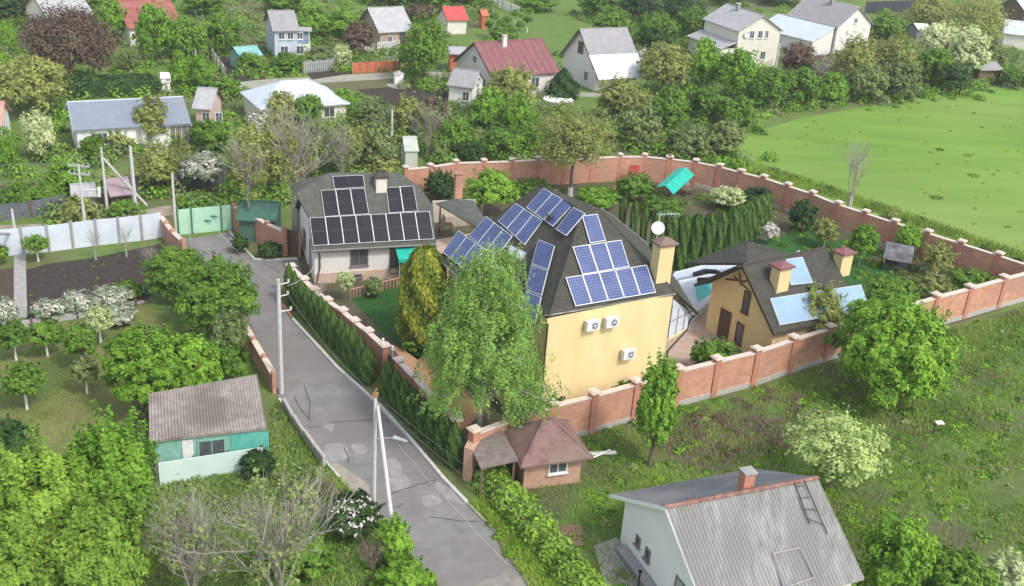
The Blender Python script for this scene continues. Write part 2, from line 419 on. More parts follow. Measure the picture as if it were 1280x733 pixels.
SKYP = mat('sky_blue_collector', (.21, .33, .50), (.27, .40, .57), .5, .3, spec=.4)
LBLUE = mat('pale_metal_roof', (.47, .53, .60), (.57, .62, .67), 1.2, .5)
GREYR = mat('light_grey_roof', (.33, .33, .335), (.42, .42, .425), 1.4, .8)
LEADR = mat('lead_grey_roof', (.25, .245, .25), (.32, .31, .315), 1.4, .8)
BLACK = mat('black_iron', (.02, .02, .022), None, 5, .5)
POLEC = mat('pole_concrete', (.48, .48, .465), (.58, .575, .56), 3, .85)
WOOD = mat('brown_wood', (.14, .085, .055), (.20, .13, .09), 4, .8)
RUSTT = mat('rusty_ridge', (.15, .07, .05), (.32, .19, .15), 4, .8)
POOLW = mat('turquoise_cover', (.08, .50, .47), (.16, .60, .56), 1.5, .35)
HOSE = mat('dark_tarp', (.035, .04, .05), (.06, .065, .075), 3, .6)
WIRE = mat('cable', (.16, .16, .16), None, 5, .6)
# ================================================================ helpers for buildings
class Fr:
    def __init__(s, O, azd):
        s.O = Vector((O[0], O[1], 0)); a = R_(azd); s.a = Vector((math.cos(a), math.sin(a), 0)); s.b = Vector((-math.sin(a), math.cos(a), 0)); s.az = a
    def __call__(s, u, t, z=0.): return s.O+s.a*u+s.b*t+Vector((0, 0, z))
    def loc(s, p): d = Vector(p)-s.O; return d.dot(s.a), d.dot(s.b)
class Pl:
    def __init__(s, p0, azd, pitch):
        a, t = R_(azd), R_(pitch); s.p = Vector(p0); s.e = Vector((math.cos(a), math.sin(a), 0))
        s.u = Vector((-math.sin(a)*math.cos(t), math.cos(a)*math.cos(t), math.sin(t))); s.n = s.e.cross(s.u)
    def hit(s, x, y, off=0.):
        d = Vector(Fv + (x-640)/FPX*Rv - (y-366.5)/FPX*Uv); o = Vector((0, 0, CAMH))
        return o+d*(((s.p+s.n*off)-o).dot(s.n)/d.dot(s.n))
def pl3(a, b, c):
    q = Pl(a, 0, 0); n = (Vector(b)-Vector(a)).cross(Vector(c)-Vector(a)).normalized()
    if n.z < 0: n = -n
    q.n = n; return q
def ztop(X, Y, py):
    best = (1e9, 0)
    for k in range(0, 400):
        zz = k*.04; d = np.array([X, Y, zz-CAMH]); yy = 366.5-FPX*float(d@Uv)/float(d@Fv)
        if abs(yy-py) < best[0]: best = (abs(yy-py), zz)
    return best[1]
def window(par, c, ux, out, w, h, fm=FRAMEW, gm=GLASS, mull=1, name='window', sill=True):
    """c: centre of the bottom edge on the wall face; ux: unit along wall; out: unit outward"""
    c = Vector(c); f = MB(); t = .07; up = Vector((0, 0, 1))
    L0 = c-ux*w/2
    f.box(L0, ux*t, out*.06, up*h); f.box(L0+ux*(w-t), ux*t, out*.06, up*h)
    f.box(L0+ux*t, ux*(w-2*t), out*.06, up*t); f.box(L0+ux*t+up*(h-t), ux*(w-2*t), out*.06, up*t)
    for k in range(mull): f.box(L0+ux*(w*(k+1)/(mull+1)-.025)+up*t, ux*.05, out*.05, up*(h-2*t))
    wo = f.build(name, fm, par)
    MB().box(L0+ux*t+up*t, ux*(w-2*t), out*.02, up*(h-2*t)).build('pane' if name == 'window' else 'leaf', gm, wo)
    if sill and name == 'window': MB().box(L0-ux*.06-up*.05, ux*(w+.12), out*.14, up*.045).build('sill', fm, wo)
    return wo
def chimney(par, c, w, d, h, az, m, capm, capw=.16, pyramid=True, z0=0.):
    b = MB(); c = Vector(c); b.cbox((c.x, c.y, c.z), w, d, h, az)
    o = b.build('chimney', m, par)
    k = MB(); k.cbox((c.x, c.y, c.z+h+.08), w+2*capw, d+2*capw, .09, az)
    if pyramid:
        f = Fr((c.x, c.y), math.degrees(az)); z = c.z+h+.173; W2, D2 = w/2+capw, d/2+capw
        q = [f(-W2, -D2, z), f(W2, -D2, z), f(W2, D2, z), f(-W2, D2, z)]; ap = f(0, 0, z+.3)
        for i in range(4): k.face([q[i], q[(i+1) % 4], ap])
    k.build('chimney_cap', capm, o)
    s = MB()
    f = Fr((c.x, c.y), math.degrees(az))
    for q in ((-1, -1), (1, -1), (1, 1), (-1, 1)): s.cbox(f(q[0]*(w/2-.06), q[1]*(d/2-.06), c.z+h), .1, .1, .08, az)
    s.build('cap_post', m, o)
    return o
def corr(mb, A, B, C, D, n, amp, m=0, thick=True, rows=4):
    """corrugated sheet, A-B lower edge, D-C upper edge, waves run A->B"""
    A, B, C, D = map(Vector, (A, B, C, D)); nn = (B-A).cross(D-A).normalized()
    if nn.z < 0: nn = -nn
    k = n*6; i0 = len(mb.v)
    for r in range(rows+1):
        v = r/rows
        for j in range(k+1):
            u = j/k; p = (A.lerp(B, u)).lerp(D.lerp(C, u), v)+nn*(amp*math.cos(2*math.pi*u*n)+.008*((r*37) % 3))
            mb.v.append(tuple(p))
    for r in range(rows):
        for j in range(k):
            a = i0+r*(k+1)+j; mb.f.append((a, a+1, a+k+2, a+k+1)); mb.m.append(m)
    return mb
def gable(name, label, cat, f, L, W, he, hr, wm, rm, ov=.35, oe=.3, heB=None, ovB=None, wins=(), chim=None, cm=BRICKD, cc=COPE, hip=(0, 0), fasc=FASC, corrn=0, group=None, base=0, rm2=None, seams=0):
    heB = heB or he; ovB = ovB or ov; T = thing(name, label, cat, f(L/2, W/2, 0), group)
    b = MB(); hz_ = {0: he, W: heB}
    for (p, q) in (((0, 0), (L, 0)), ((L, 0), (L, W)), ((L, W), (0, W)), ((0, W), (0, 0))):
        b.face([f(*p, 0), f(*q, 0), f(*q, hz_[q[1]]), f(*p, hz_[p[1]])])
    if not hip[0]: b.face([f(0, W, heB), f(0, 0, he), f(0, W/2, hr-.05)])
    if not hip[1]: b.face([f(L, 0, he), f(L, W, heB), f(L, W/2, hr-.05)])
    b.build('wall', wm, T)
    if base:
        e = MB()
        e.box(f(-.05, -.05, 0), f.a*(L+.1), f.b*.045, (0, 0, base)); e.box(f(-.05, W+.005, 0), f.a*(L+.1), f.b*.045, (0, 0, base))
        e.box(f(-.05, 0, 0), f.a*.045, f.b*W, (0, 0, base)); e.box(f(L+.005, 0, 0), f.a*.045, f.b*W, (0, 0, base)); e.build('plinth', PLINTH, T)
    sl = (hr-he)/(W/2); ze = he-ov*sl+.06; zr = hr+.06; zeB = heB-ovB*(hr-heB)/(W/2)+.06
    r = MB(); hl, h2 = hip
    A, B = f(-oe, -ov, ze), f(L+oe, -ov, ze); C, D = f(L+oe, W+ovB, zeB), f(-oe, W+ovB, zeB)
    R1 = f(hl if hl else -oe, W/2, zr); R2 = f(L-h2 if h2 else L+oe, W/2, zr); dn = (0, 0, -.1)
    if corrn:
        corr(r, A, B, R2, R1, corrn, .03); corr(r, C, D, R1, R2, corrn, .03, m=1 if rm2 else 0)
        r.prism([p-Vector((0, 0, .06)) for p in (A, B, R2, R1)], (0, 0, -.03)); r.prism([p-Vector((0, 0, .06)) for p in (C, D, R1, R2)], (0, 0, -.03), 1 if rm2 else 0)
    else:
        r.prism([A, B, R2, R1], dn); r.prism([C, D, R1, R2], dn, 1 if rm2 else 0)
    if hl: r.prism([D, A, R1], dn)
    if h2: r.prism([B, C, R2], dn)
    ro = r.build('roof', [rm, rm2 or rm], T, smooth=False)
    if seams:
        s = MB()
        for k in range(seams+1):
            u = k/seams
            for (p, q, x, y) in ((A, B, R1, R2), (D, C, R1, R2)):
                a_ = p.lerp(q, u); b_ = x.lerp(y, u) if not (hl or h2) else None
                if b_: s.tube([a_+Vector((0, 0, .02)), b_+Vector((0, 0, .02))], .025, 4)
        if not (hl or h2): s.build('roof_seam', rm, ro)
    cb = MB().tube([R1+Vector((0, 0, .02)), R2+Vector((0, 0, .02))], .07, 6)
    if hl: cb.tube([A, R1], .05, 5).tube([D, R1], .05, 5)
    if h2: cb.tube([B, R2], .05, 5).tube([C, R2], .05, 5)
    cb.build('ridge_cap', rm if fasc is FASC else fasc, ro)
    if not hl:
        fb = MB()
        fb.prism([f(-oe-.03, -ov, ze+.03), f(-oe-.03, W/2, zr+.03), f(-oe, W/2, zr+.03), f(-oe, -ov, ze+.03)], (0, 0, -.2))
        fb.prism([f(-oe-.03, W+ovB, zeB+.03), f(-oe-.03, W/2, zr+.03), f(-oe, W/2, zr+.03), f(-oe, W+ovB, zeB+.03)], (0, 0, -.2)); fb.build('barge_board', fasc, T)
    for wv in wins:
        fc, u, z0, w, h = wv[:5]; kw = wv[5] if len(wv) > 5 else {}
        c, ux, o = dict(F=(f(u, -.003, z0), f.a, -f.b), B=(f(u, W+.003, z0), -f.a, f.b), L=(f(-.003, u, z0), -f.b, -f.a), R=(f(L+.003, u, z0), f.b, f.a))[fc]
        window(T, c, ux, o, w, h, **kw)
    if chim:
        for (u, t, w, h, m_) in chim: chimney(T, f(u, t, hr-abs(t-W/2)*sl-.15), w, w*.85, h, f.az, m_ or cm, cc, .06, False)
    return T
def ridge_house(name, label, cat, r1, r2, hr, he, W, *a, **k):
    p, q = P(*r1, hr), P(*r2, hr); d = q-p; azd = math.degrees(math.atan2(d.y, d.x)); oe = k.get('oe', .3); L = d.length-2*oe
    if k.get('hip', (0, 0)) != (0, 0): L = d.length+k['hip'][0]+k['hip'][1]; 
    f = Fr((0, 0), azd); o = p-f.b*W/2+(f.a*oe if k.get('hip', (0, 0)) == (0, 0) else -f.a*k['hip'][0])
    f.O = Vector((o.x, o.y, 0))
    return gable(name, label, cat, f, L, W, he, hr, *a, **k), f, L
def panels(par, Q, n, kind='blue', landscape=False, lift=.0):
    A, B, C, D = Q; 
    for i in range(n):
        g = .006/(B-A).length
        u0, u1 = (i+.0)/n+g, (i+1.)/n-g
        a, b, c, d = A.lerp(B, u0), A.lerp(B, u1), D.lerp(C, u1), D.lerp(C, u0)
        nn = (b-a).cross(d-a).normalized()
        if nn.z < 0: nn = -nn
        m = MB(); m.prism([a, b, c, d], -nn*.05, 0)
        def q(u, v): return (a.lerp(b, u)).lerp(d.lerp(c, u), v)+nn*.004
        w, h = (b-a).length, (d-a).length; fr0 = .035 if kind == 'blue' else .022; fw, fh = fr0/w, fr0/h
        m.face([q(fw, fh), q(1-fw, fh), q(1-fw, 1-fh), q(fw, 1-fh)], 2)
        nx, ny = (6, 10) if kind == 'blue' else ((6, 10) if not landscape else (10, 6))
        gx, gy = (.012/w, .012/h) if kind == 'blue' else (.004/w, .004/h)
        for ix in range(nx):
            for iy in range(ny):
                x0 = fw+(1-2*fw)*ix/nx+gx/2; x1 = fw+(1-2*fw)*(ix+1)/nx-gx/2
                y0 = fh+(1-2*fh)*iy/ny+gy/2; y1 = fh+(1-2*fh)*(iy+1)/ny-gy/2
                if kind != 'blue':
                    if not landscape and iy == 5: y0 += .02/h
                    if landscape and ix == 5: x0 += .02/w
                m.face([q(x0, y0)+nn*.003, q(x1, y0)+nn*.003, q(x1, y1)+nn*.003, q(x0, y1)+nn*.003], 1)
        m.build('solar_panel', [ALU, CELLB if kind == 'blue' else CELLK, GRIDB if kind == 'blue' else GRIDK], par)
def zz8(x, y): return (540+x*.25, 220+y*.25)
# ================================================================ MAIN HOUSE
AZ = 28.5
T = thing('solar_house', 'two storey yellow rendered house with dark hipped roof covered in blue solar panels', 'house', (3.5, 55, 0))
Fp = Pl((2.8, 50.2, 8.25), AZ, 44); Wp = Pl(P(679, 234, 10.6), -61.5, 42)
E0, E1, AL, AR = Fp.hit(687, 392.5), Fp.hit(845, 366), Fp.hit(728, 265), Fp.hit(748, 261)
R1, K_, M_, E6 = Wp.hit(676, 231), Wp.hit(704, 298), Wp.hit(664, 292), Wp.hit(548, 322)
E7 = Vector((-.26, 49.5, 5.85)); C2 = Vector((8.03, 59, 7)); C3 = Vector((6.3, 63.3, 7)); C4 = Vector((5.4, 64.9, 7))
dn = (0, 0, -.16); r = MB()
for q in ([E0, E1, AR, AL], [E0, AL, K_], [E0, K_, M_], [E0, M_, E7], [AL, R1, E6, E7, M_, K_], [AR, E1, C2], [AR, C2, C3, R1], [C3, C4, R1], [R1, C4, E6], [AL, AR, R1]):
    r.prism(q, dn)
roof = r.build('roof', SHING, T)
g = MB().tube([E0+Vector((0, 0, -.08)), E1+Vector((0, 0, -.08))], .07, 6).tube([E6+Vector((0, 0, -.08)), E7+Vector((0, 0, -.08)), E0+Vector((0, 0, -.08))], .07, 6)
g.tube([C4+Vector((0, 0, -.02)), C3+Vector((0, 0, -.02)), C2+Vector((0, 0, -.02))], .07, 6); g.build('gutter', mat('gutter', (.12, .115, .1), (.3, .29, .25), 2, .6), roof)
h = MB()
for q in ((AL, E0), (AR, E1), (R1, E6), (AL, R1), (AL, AR), (AL, K_)): h.tube([q[0]+Vector((0, 0, .0)), q[1]+Vector((0, 0, .0))], .05, 5)
h.build('hip_cap', SHING, roof)
fw0, fw1 = P(684, 403, 6.75), P(841, 372, 6.75)
foot = [(fw0.x, fw0.y, 6.98), (fw1.x, fw1.y, 6.98), (7.6, 58.5, 6.8), (5.9, 62.9, 6.8), (5.1, 64.2, 6.7), (-3.9, 57.3, 5.9), (.25, 50.1, 5.95)]
w = MB()
for i in range(len(foot)):
    a, b = foot[i], foot[(i+1) % len(foot)]
    w.face([(a[0], a[1], 0), (b[0], b[1], 0), (b[0], b[1], b[2]), (a[0], a[1], a[2])])
w.build('wall', YEL, T)
fa = (fw1-fw0).normalized(); fo = Vector((fa.y, -fa.x, 0))
MB().box(fw0+Vector((0, 0, -6.75))+fo*.003-fa*.05, fa*((fw1-fw0).length+.08), fo*.06, (0, 0, .45)).build('plinth', PLINTH, T)
def rowq(pl, pts, off=.14): return [pl.hit(*zz8(*q), off) for q in pts]
panels(T, rowq(Fp, [(668, 508), (1075, 445), (1120, 583), (718, 652)]), 5)
panels(T, rowq(Fp, [(703, 355), (947, 320), (988, 453), (752, 494)]), 3)
panels(T, rowq(Fp, [(750, 200), (828, 190), (870, 324), (790, 337)]), 1)
panels(T, rowq(Wp, [(557, 60), (703, 145), (603, 252), (470, 157)]), 3)
panels(T, rowq(Wp, [(418, 135), (552, 223), (462, 345), (330, 226)], .14), 3)
panels(T, rowq(Wp, [(270, 202), (402, 300), (318, 412), (185, 300)]), 3)
panels(T, rowq(Wp, [(133, 272), (262, 368), (176, 478), (52, 381)]), 3)
panels(T, rowq(Wp, [(707, 156), (766, 187), (670, 299), (617, 266)], .3), 1)
Sp = pl3(E0, K_, M_)
sq = [Sp.hit(*zz8(*q), .35) for q in [(532, 318), (613, 350), (580, 470), (497, 438)]]
panels(T, sq, 1)
sq = [Sp.hit(*zz8(*q), .35) for q in [(495, 443), (578, 475), (548, 598), (470, 570)]]
panels(T, sq, 1)
sq = [Sp.hit(*zz8(*q), .35) for q in [(468, 577), (546, 605), (516, 735), (440, 705)]]
panels(T, sq, 1)
# skylights
for (cx, cy) in ((398, 382), (440, 402)):
    q = [Wp.hit(*zz8(cx+dx, cy+dy), .1) for dx, dy in ((-5, -38), (28, -20), (2, 22), (-30, 4))]
    so = MB().prism(q, -Wp.n*.15).build('skylight', GREYR, T); q2 = [p.lerp(sum(q, Vector())/4, .2)+Wp.n*.01 for p in q]
    MB().face(q2).build('pane', PALEGL, so)
vp = Fp.hit(686, 273); 
vb = MB().tube([Wp.hit(686, 280), Wp.hit(686, 280)+Vector((0, 0, .45))], .1, 8).cbox(Wp.hit(686, 280)+Vector((0, 0, .45)), .35, .35, .06); vb.build('roof_vent', SHING, T)
# chimney, mast, dish, aerial
cb = Fp.hit(825, 350); cz = ztop(cb.x, cb.y+.25, 306)
chimney(T, (cb.x, cb.y+.25, 6.9), .95, .72, cz-6.9, R_(AZ), YEL, MAROOND, .14)
mx, my = Fp.hit(815, 342).x, Fp.hit(815, 342).y+.2; mz = ztop(mx, my, 266)
mo = MB().tube([(mx, my, 8), (mx+.05, my, mz)], .035, 6).build('mast', STEEL, T)
dz = ztop(mx, my, 283); dsh = MB(); n = 18
dc = Vector((mx, my-.25, dz)); dd = Vector((-.05, -.85, .5)).normalized(); du = dd.cross(Vector((0, 0, 1))).normalized(); dv = du.cross(dd)
rings = []
for rr, dep in ((0, .09), (.2, .07), (.36, 0)):
    rings.append([dc+du*rr*math.cos(6.283*k/n)+dv*rr*math.sin(6.283*k/n)-dd*dep for k in range(n)])
for a, b in zip(rings, rings[1:]):
    for k in range(n): dsh.face([a[k], a[(k+1) % n], b[(k+1) % n], b[k]])
for k in range(n): dsh.face([rings[0][k]-dd*.02, rings[2][k]-dd*.03, rings[2][(k+1) % n]-dd*.03])
dsh.tube([dc, dc+dd*.35-dv*.1], .02, 5).cbox(dc+dd*.35-dv*.15, .08, .08, .1); dsh.build('satellite_dish', FRAMEW, mo)
an = MB().tube([(mx-.1, my, mz-.1), (mx+1.1, my+.1, mz)], .02, 4)
for k in range(6): an.tube([(mx+.1+k*.18, my-.3, mz-.05), (mx+.1+k*.18, my+.35, mz-.05)], .012, 4)
an.build('aerial', STEEL, mo)
# air conditioners on the facade
def facade(x, y, off=0.):
    q = Pl(fw0, 0, 0); q.n = fo; return q.hit(x, y, off)
for (x, y) in ((737, 404), (761, 400), (782, 440)):
    c = facade(x, y); a = MB().box(c-fa*.4+Vector((0, 0, -.28))+fo*.1, fa*.8, fo*.3, (0, 0, .56)).box(c-fa*.3+Vector((0, 0, -.34))+fo*.004, fa*.04, fo*.35, (0, 0, .04)).box(c+fa*.26+Vector((0, 0, -.34))+fo*.004, fa*.04, fo*.35, (0, 0, .04))
    ao = a.build('air_conditioner', FRAMEW, T, bevel=.015)
    fn = MB(); cc_ = c+fa*.08+fo*.404; pts = [cc_+fa*.2*math.cos(6.283*k/16)+Vector((0, 0, .2*math.sin(6.283*k/16))) for k in range(16)]
    fn.face(pts)
    for k in range(0, 16, 2): fn.tube([cc_+fo*.01, pts[k]+fo*.01], .012, 4, m=1)
    fn.build('fan_grille', [mat('fan_dark', (.12, .13, .2), None, 3, .5), FRAMEW], ao)
# downpipes
def pipe(par, pts, m=FASC, r=.055): return MB().tube(pts, r, 6).build('downpipe', m, par)
pipe(T, [fw0+fo*.1-fa*.02+Vector((0, 0, -.05)), fw0+fo*.1-fa*.02+Vector((0, 0, -6.7))])
pipe(T, [(E6.x+.45, E6.y-.05, 5.75), (E6.x+.8, E6.y+.2, 5.3), (E6.x+.8, E6.y+.2, .05)])
# right-hand lean roof and glazed balcony
e1b = P(872, 392, 5.2); e2b = P(842, 345, 5.4); e3 = Vector((8.5, 55.9, 7.0))
lo = MB().prism([E1+Vector((0, 0, .02)), e1b, e2b, e3], dn).build('lower_roof', SHING, T)
MB().tube([E1+fo*.02, e1b+fo*.02], .09, 5).build('barge_board', FASC, lo)
b0 = fw1+Vector((.05, .1, -6.75)); b1 = Vector((e1b.x-.25, e1b.y+.35, 0)); b2 = Vector((e2b.x-.25, e2b.y-.3, 0))
bal = MB(); zb = 4.2
bal.prism([Vector((q.x, q.y, zb)) for q in (b0, b1, b2, Vector((7.7, 57.5, 0)))], (0, 0, -.18)); bo = bal.build('balcony', YEL, T)
gl = MB()
gl.face([b0+Vector((.02, 0, zb)), b1+Vector((0, 0, zb)), b1+Vector((0, 0, 5.0)), b0+Vector((0, 0, 6.6))]); gl.face([b1+Vector((0, 0, zb)), b2+Vector((0, 0, zb)), b2+Vector((0, 0, 5.0)), b1+Vector((0, 0, 5.0))])
gl.build('glazing', PALEGL, bo)
fr = MB()
for u in (0, .33, .66, 1): q = b0.lerp(b1, u)+fo*.02; fr.tube([q+Vector((0, 0, zb)), q+Vector((0, 0, 6.3-1.4*u))], .03, 4)
fr.tube([b0+fo*.03+Vector((0, 0, zb+1)), b1+fo*.03+Vector((0, 0, zb+1))], .03, 4); fr.build('railing', FRAMEG, bo)
pipe(T, [e1b+Vector((-.15, .0, -.15)), (b1.x-.1, b1.y-.2, 4.7), (b1.x-.15, b1.y-.2, 4.1), (fw1.x+.12, fw1.y-.12, 3.5), (fw1.x+.05, fw1.y-.15, .05)], FASC, .07)
# ================================================================ LEFT SOLAR HOUSE
T2 = thing('solar_cottage', 'white single storey house with black solar panels and a green awning beside the lane', 'house', (-10, 69, 0))
Hp = Pl((-14.11, 66.09, 4.4), 20.1, 44.6)
A_ = Hp.hit(388.5, 312); B_ = Hp.hit(545, 303.5)
out = [Hp.hit(*q) for q in ((388.5, 312), (545, 303.5), (541, 257), (499, 216), (412, 216), (370, 242), (386, 271))]
e = Hp.e; bdir = Vector((-e.y, e.x, 0))
zr2 = max(out[3].z, out[4].z); RL, RR = out[4], out[3]
def mirror(p):
    c = RL.copy(); d = (p-c).dot(bdir); return Vector((p.x-2*d*bdir.x, p.y-2*d*bdir.y, p.z))
r = MB(); r.prism(out, dn)
mo_ = [mirror(p) for p in out]; r.prism([mo_[1], mo_[0], mo_[6], mo_[5], out[4], out[3], mo_[2]], dn)
r.prism([out[2], mo_[2], out[3]], dn); r.prism([mo_[5], out[5], out[4]], dn)
r2 = r.build('roof', SHINGG, T2)
MB().tube([A_+Vector((0, 0, -.12))-bdir*.03, B_+Vector((0, 0, -.12))-bdir*.03], .08, 6).build('gutter', mat('zinc_gutter', (.22, .22, .21), None, 3, .6), r2)
MB().prism([out[5]+Vector((0, 0, -.17))+e*.3, mo_[5]+Vector((0, 0, -.17))+e*.3, mo_[5]+Vector((0, 0, -1.3))+e*.7, out[5]+Vector((0, 0, -1.3))+e*.7], -e*.05).build('barge_board', FASC, r2)
fA = A_+bdir*.45+e*.3; fB = B_+bdir*.45-e*.35; L2 = (fB-fA).length; f2 = Fr((fA.x, fA.y), 20.1); f2.a = (fB-fA); f2.a.z = 0; L2 = f2.a.length; f2.a.normalize(); f2.b = Vector((-f2.a.y, f2.a.x, 0))
W2 = 2*(RL-fA).dot(bdir); he2 = 2.75
w = MB()
for (p, q) in (((0, 0), (L2, 0)), ((L2, 0), (L2, W2)), ((L2, W2), (0, W2)), ((0, W2), (0, 0))): w.face([f2(*p, 0), f2(*q, 0), f2(*q, he2), f2(*p, he2)])
for u in (0, L2): w.face([f2(u, 0, he2), f2(u, W2, he2), f2(u, W2*.72, he2+W2*.27), f2(u, W2*.28, he2+W2*.27)])
w.build('wall', WHITE, T2)
MB().box(f2(-.03, -.06, 0), f2.a*(L2+.06), f2.b*.055, (0, 0, .75)).build('stone_base', mat('pink_stone', (.50, .36, .28), (.6, .47, .38), 2.5, .9), T2)
def f2u(x, y):
    q = Pl(fA, 0, 0); q.n = -f2.b; return f2.loc(q.hit(x, y))[0]
window(T2, f2(f2u(449, 325), -.003, 1.15), f2.a, -f2.b, 1.25, 1.25, FRAMEG, GLASS)
window(T2, f2(f2u(447, 352), -.065, .25), f2.a, -f2.b, .6, .3, FRAMEG, GLASS, 0)
window(T2, f2(f2u(495, 330), -.003, .35), f2.a, -f2.b, .95, 2.1, FRAMEB, GLASS, 0, name='door')
window(T2, f2(f2u(525, 325), -.003, 1.0), f2.a, -f2.b, 1.3, 1.2, FRAMEG, GLASS)
ua, ub = f2u(493, 315), f2u(541, 312)
aw = MB().prism([f2(ua, -.02, 2.5), f2(ua, -1.35, 2.0), f2(ub, -1.35, 2.0), f2(ub, -.02, 2.5)], (0, 0, -.04)); aw.prism([f2(ua, -1.36, 1.98), f2(ub, -1.36, 1.98), f2(ub, -1.38, 1.98), f2(ua, -1.38, 1.98)], (0, 0, -.22))
ao = aw.build('awning', TEAL, T2)
MB().tube([f2(ua+.1, -1.3, 0), f2(ua+.1, -1.3, 1.95)], .04, 5).tube([f2(ub-.1, -1.3, 0), f2(ub-.1, -1.3, 1.95)], .04, 5).build('awning_post', STEEL, ao)
window(T2, f2(-.003, 1.8, .5), -f2.b, -f2.a, .7, 2.0, FRAMEG, PALEGL, 0)
window(T2, f2(-.003, 4.6, 1.0), -f2.b, -f2.a, 1.0, 1.2, FRAMEG, GLASS)
pipe(T2, [A_+Vector((.5, .1, -.2)), f2(.35, -.12, 2.1), f2(.35, -.12, 1.2), f2(0.1, -.14, .05)], FASC, .05)
def hq(pts): return [Hp.hit(*q, .13) for q in pts]
panels(T2, hq([(387, 272.5), (537, 264.3), (542.5, 298.8), (391.3, 307.3)]), 8, 'black')
panels(T2, hq([(401, 238), (456, 235.5), (461.5, 267.5), (405.5, 271)]), 3, 'black')
panels(T2, hq([(415.5, 220.5), (454, 219), (456.5, 234), (418, 236.5)]), 1, 'black', landscape=True)
panels(T2, hq([(482.5, 234.5), (517, 232.5), (522.5, 264), (486.5, 266.3)]), 2, 'black')
c = Hp.hit(475, 241); chimney(T2, (c.x, c.y+.3, c.z-.4), .75, .6, ztop(c.x, c.y+.3, 222)-c.z+.4, R_(20), CREAM, FASC, .12)
# ================================================================ ANNEX
T3 = thing('yellow_annex', 'smaller yellow gabled house with brown timbering and pale blue roof collectors behind the brick wall', 'house', (17, 58, 0))
AP = P(929.6, 331, 5.8); az3 = 33.5; f3 = Fr((AP.x, AP.y), az3); Lp = 7.1; sl3 = math.tan(R_(42)); ZR = 5.8
# local frame: u along the ridge from the gable, t across (negative towards the camera)
hwF, hwB = 3.5, 3.1; zF = ZR-hwF*sl3; zB = ZR-hwB*.8
r = MB(); ov = .35
rid0, rid1 = f3(-ov*.2, 0, ZR), f3(Lp+.3, 0, ZR)
r.prism([f3(-ov*.2, -hwF, zF), f3(Lp+.6, -hwF, zF), rid1, rid0], dn)
r.prism([f3(Lp+.6, hwB, zB), f3(-ov*.2, hwB, zB), rid0, rid1], dn)
r.prism([f3(.5, .2, 5.75), f3(4.2, .2, 5.75), f3(2.4, 2.3, 6.2)], dn); r.prism([f3(2.4, 2.3, 6.2), f3(4.2, .2, 5.75), f3(5.4, 4.6, 4.2)], dn); r.prism([f3(.5, .2, 5.75), f3(2.4, 2.3, 6.2), f3(-.6, 4.6, 4.2)], dn); r.prism([f3(2.4, 2.3, 6.2), f3(5.4, 4.6, 4.2), f3(-.6, 4.6, 4.2)], dn)
r3 = r.build('roof', SHING, T3)
bb = MB()
bb.prism([f3(-.14, -hwF, zF+.03), rid0-f3.a*.07+Vector((0, 0, .03)), rid0+Vector((0, 0, .03)), f3(-.07, -hwF, zF+.03)], (0, 0, -.24))
bb.prism([f3(-.9, hwB, zB+.03), f3(-.5, 0, ZR+.06), rid0+Vector((0, 0, .03)), f3(-.07, hwB, zB+.03)], (0, 0, -.2))
bb.tube([rid0+Vector((0, 0, .03)), rid1+Vector((0, 0, .03))], .06, 5); bb.build('barge_board', FASC, r3)
w = MB(); wf, wb = -hwF+.45, hwB-.35; zwf = ZR-.1-abs(wf)*sl3; zwb = ZR-.15-wb*.8; g0, g1 = .35, Lp
w.face([f3(g0, wf, 0), f3(g0, wf, zwf), f3(g0, 0, ZR-.15), f3(g0, wb, zwb), f3(g0, wb, 0)])
w.face([f3(g1, wf, 0), f3(g1, wf, zwf), f3(g1, 0, ZR-.15), f3(g1, wb, zwb), f3(g1, wb, 0)])
w.face([f3(g0, wf, 0), f3(g1, wf, 0), f3(g1, wf, zwf), f3(g0, wf, zwf)]); w.face([f3(g0, wb, 0), f3(g1, wb, 0), f3(g1, wb, zwb), f3(g0, wb, zwb)])
w.build('wall', mat('ochre_render', (.69, .53, .255), (.76, .60, .325), .5, .85), T3)
gp = Pl(f3(g0, 0, 0), 0, 0); gp.n = -f3.a
def g3(x, y): q = gp.hit(x, y); return q
tb = MB()
for (p, q) in ((((918, 345)), (939, 366)), ((925, 341), (927, 357)), ((908, 349), (934, 352))):
    a, b = g3(*p)-f3.a*.04, g3(*q)-f3.a*.04; tb.tube([a, b], .07, 4)
tb.build('timber_frame', WOOD, T3)
for (x, yb, yt, w_, nm) in ((931, 391, 365, .6, 'window'), (902, 428, 388, 1.0, 'door'), (922, 430, 404, .65, 'window')):
    c = g3(x, yb); hh = ztop(c.x, c.y, yt)-c.z; window(T3, c-f3.a*.003, -f3.b, -f3.a, w_, max(.6, hh), FRAMEB, mat('brown_door', (.09, .05, .035), (.13, .08, .06), 3, .6) if nm == 'door' else GLASS, 0, name=nm)
FPl = Pl(f3(0, -hwF, zF), az3, 42)
def z3p(x, y): return (840+x*.2456, 280+y*.2456)
def collector(pts, nm='sky_collector'):
    q = [FPl.hit(*z3p(*p), .12) for p in pts]
    o = MB().prism(q, -FPl.n*.1).build('roof_collector', STEEL, T3); c = sum(q, Vector())/4
    MB().face([p.lerp(c, .05)+FPl.n*.006 for p in q]).build('pane', SKYP, o)
collector([(580, 180), (665, 168), (718, 300), (605, 312)])
collector([(500, 380), (652, 355), (700, 489), (550, 516)]); collector([(655, 354.5), (808, 332), (855, 463), (703, 488.5)]); collector([(811, 331.5), (962, 309), (1008, 436), (858, 462.5)])
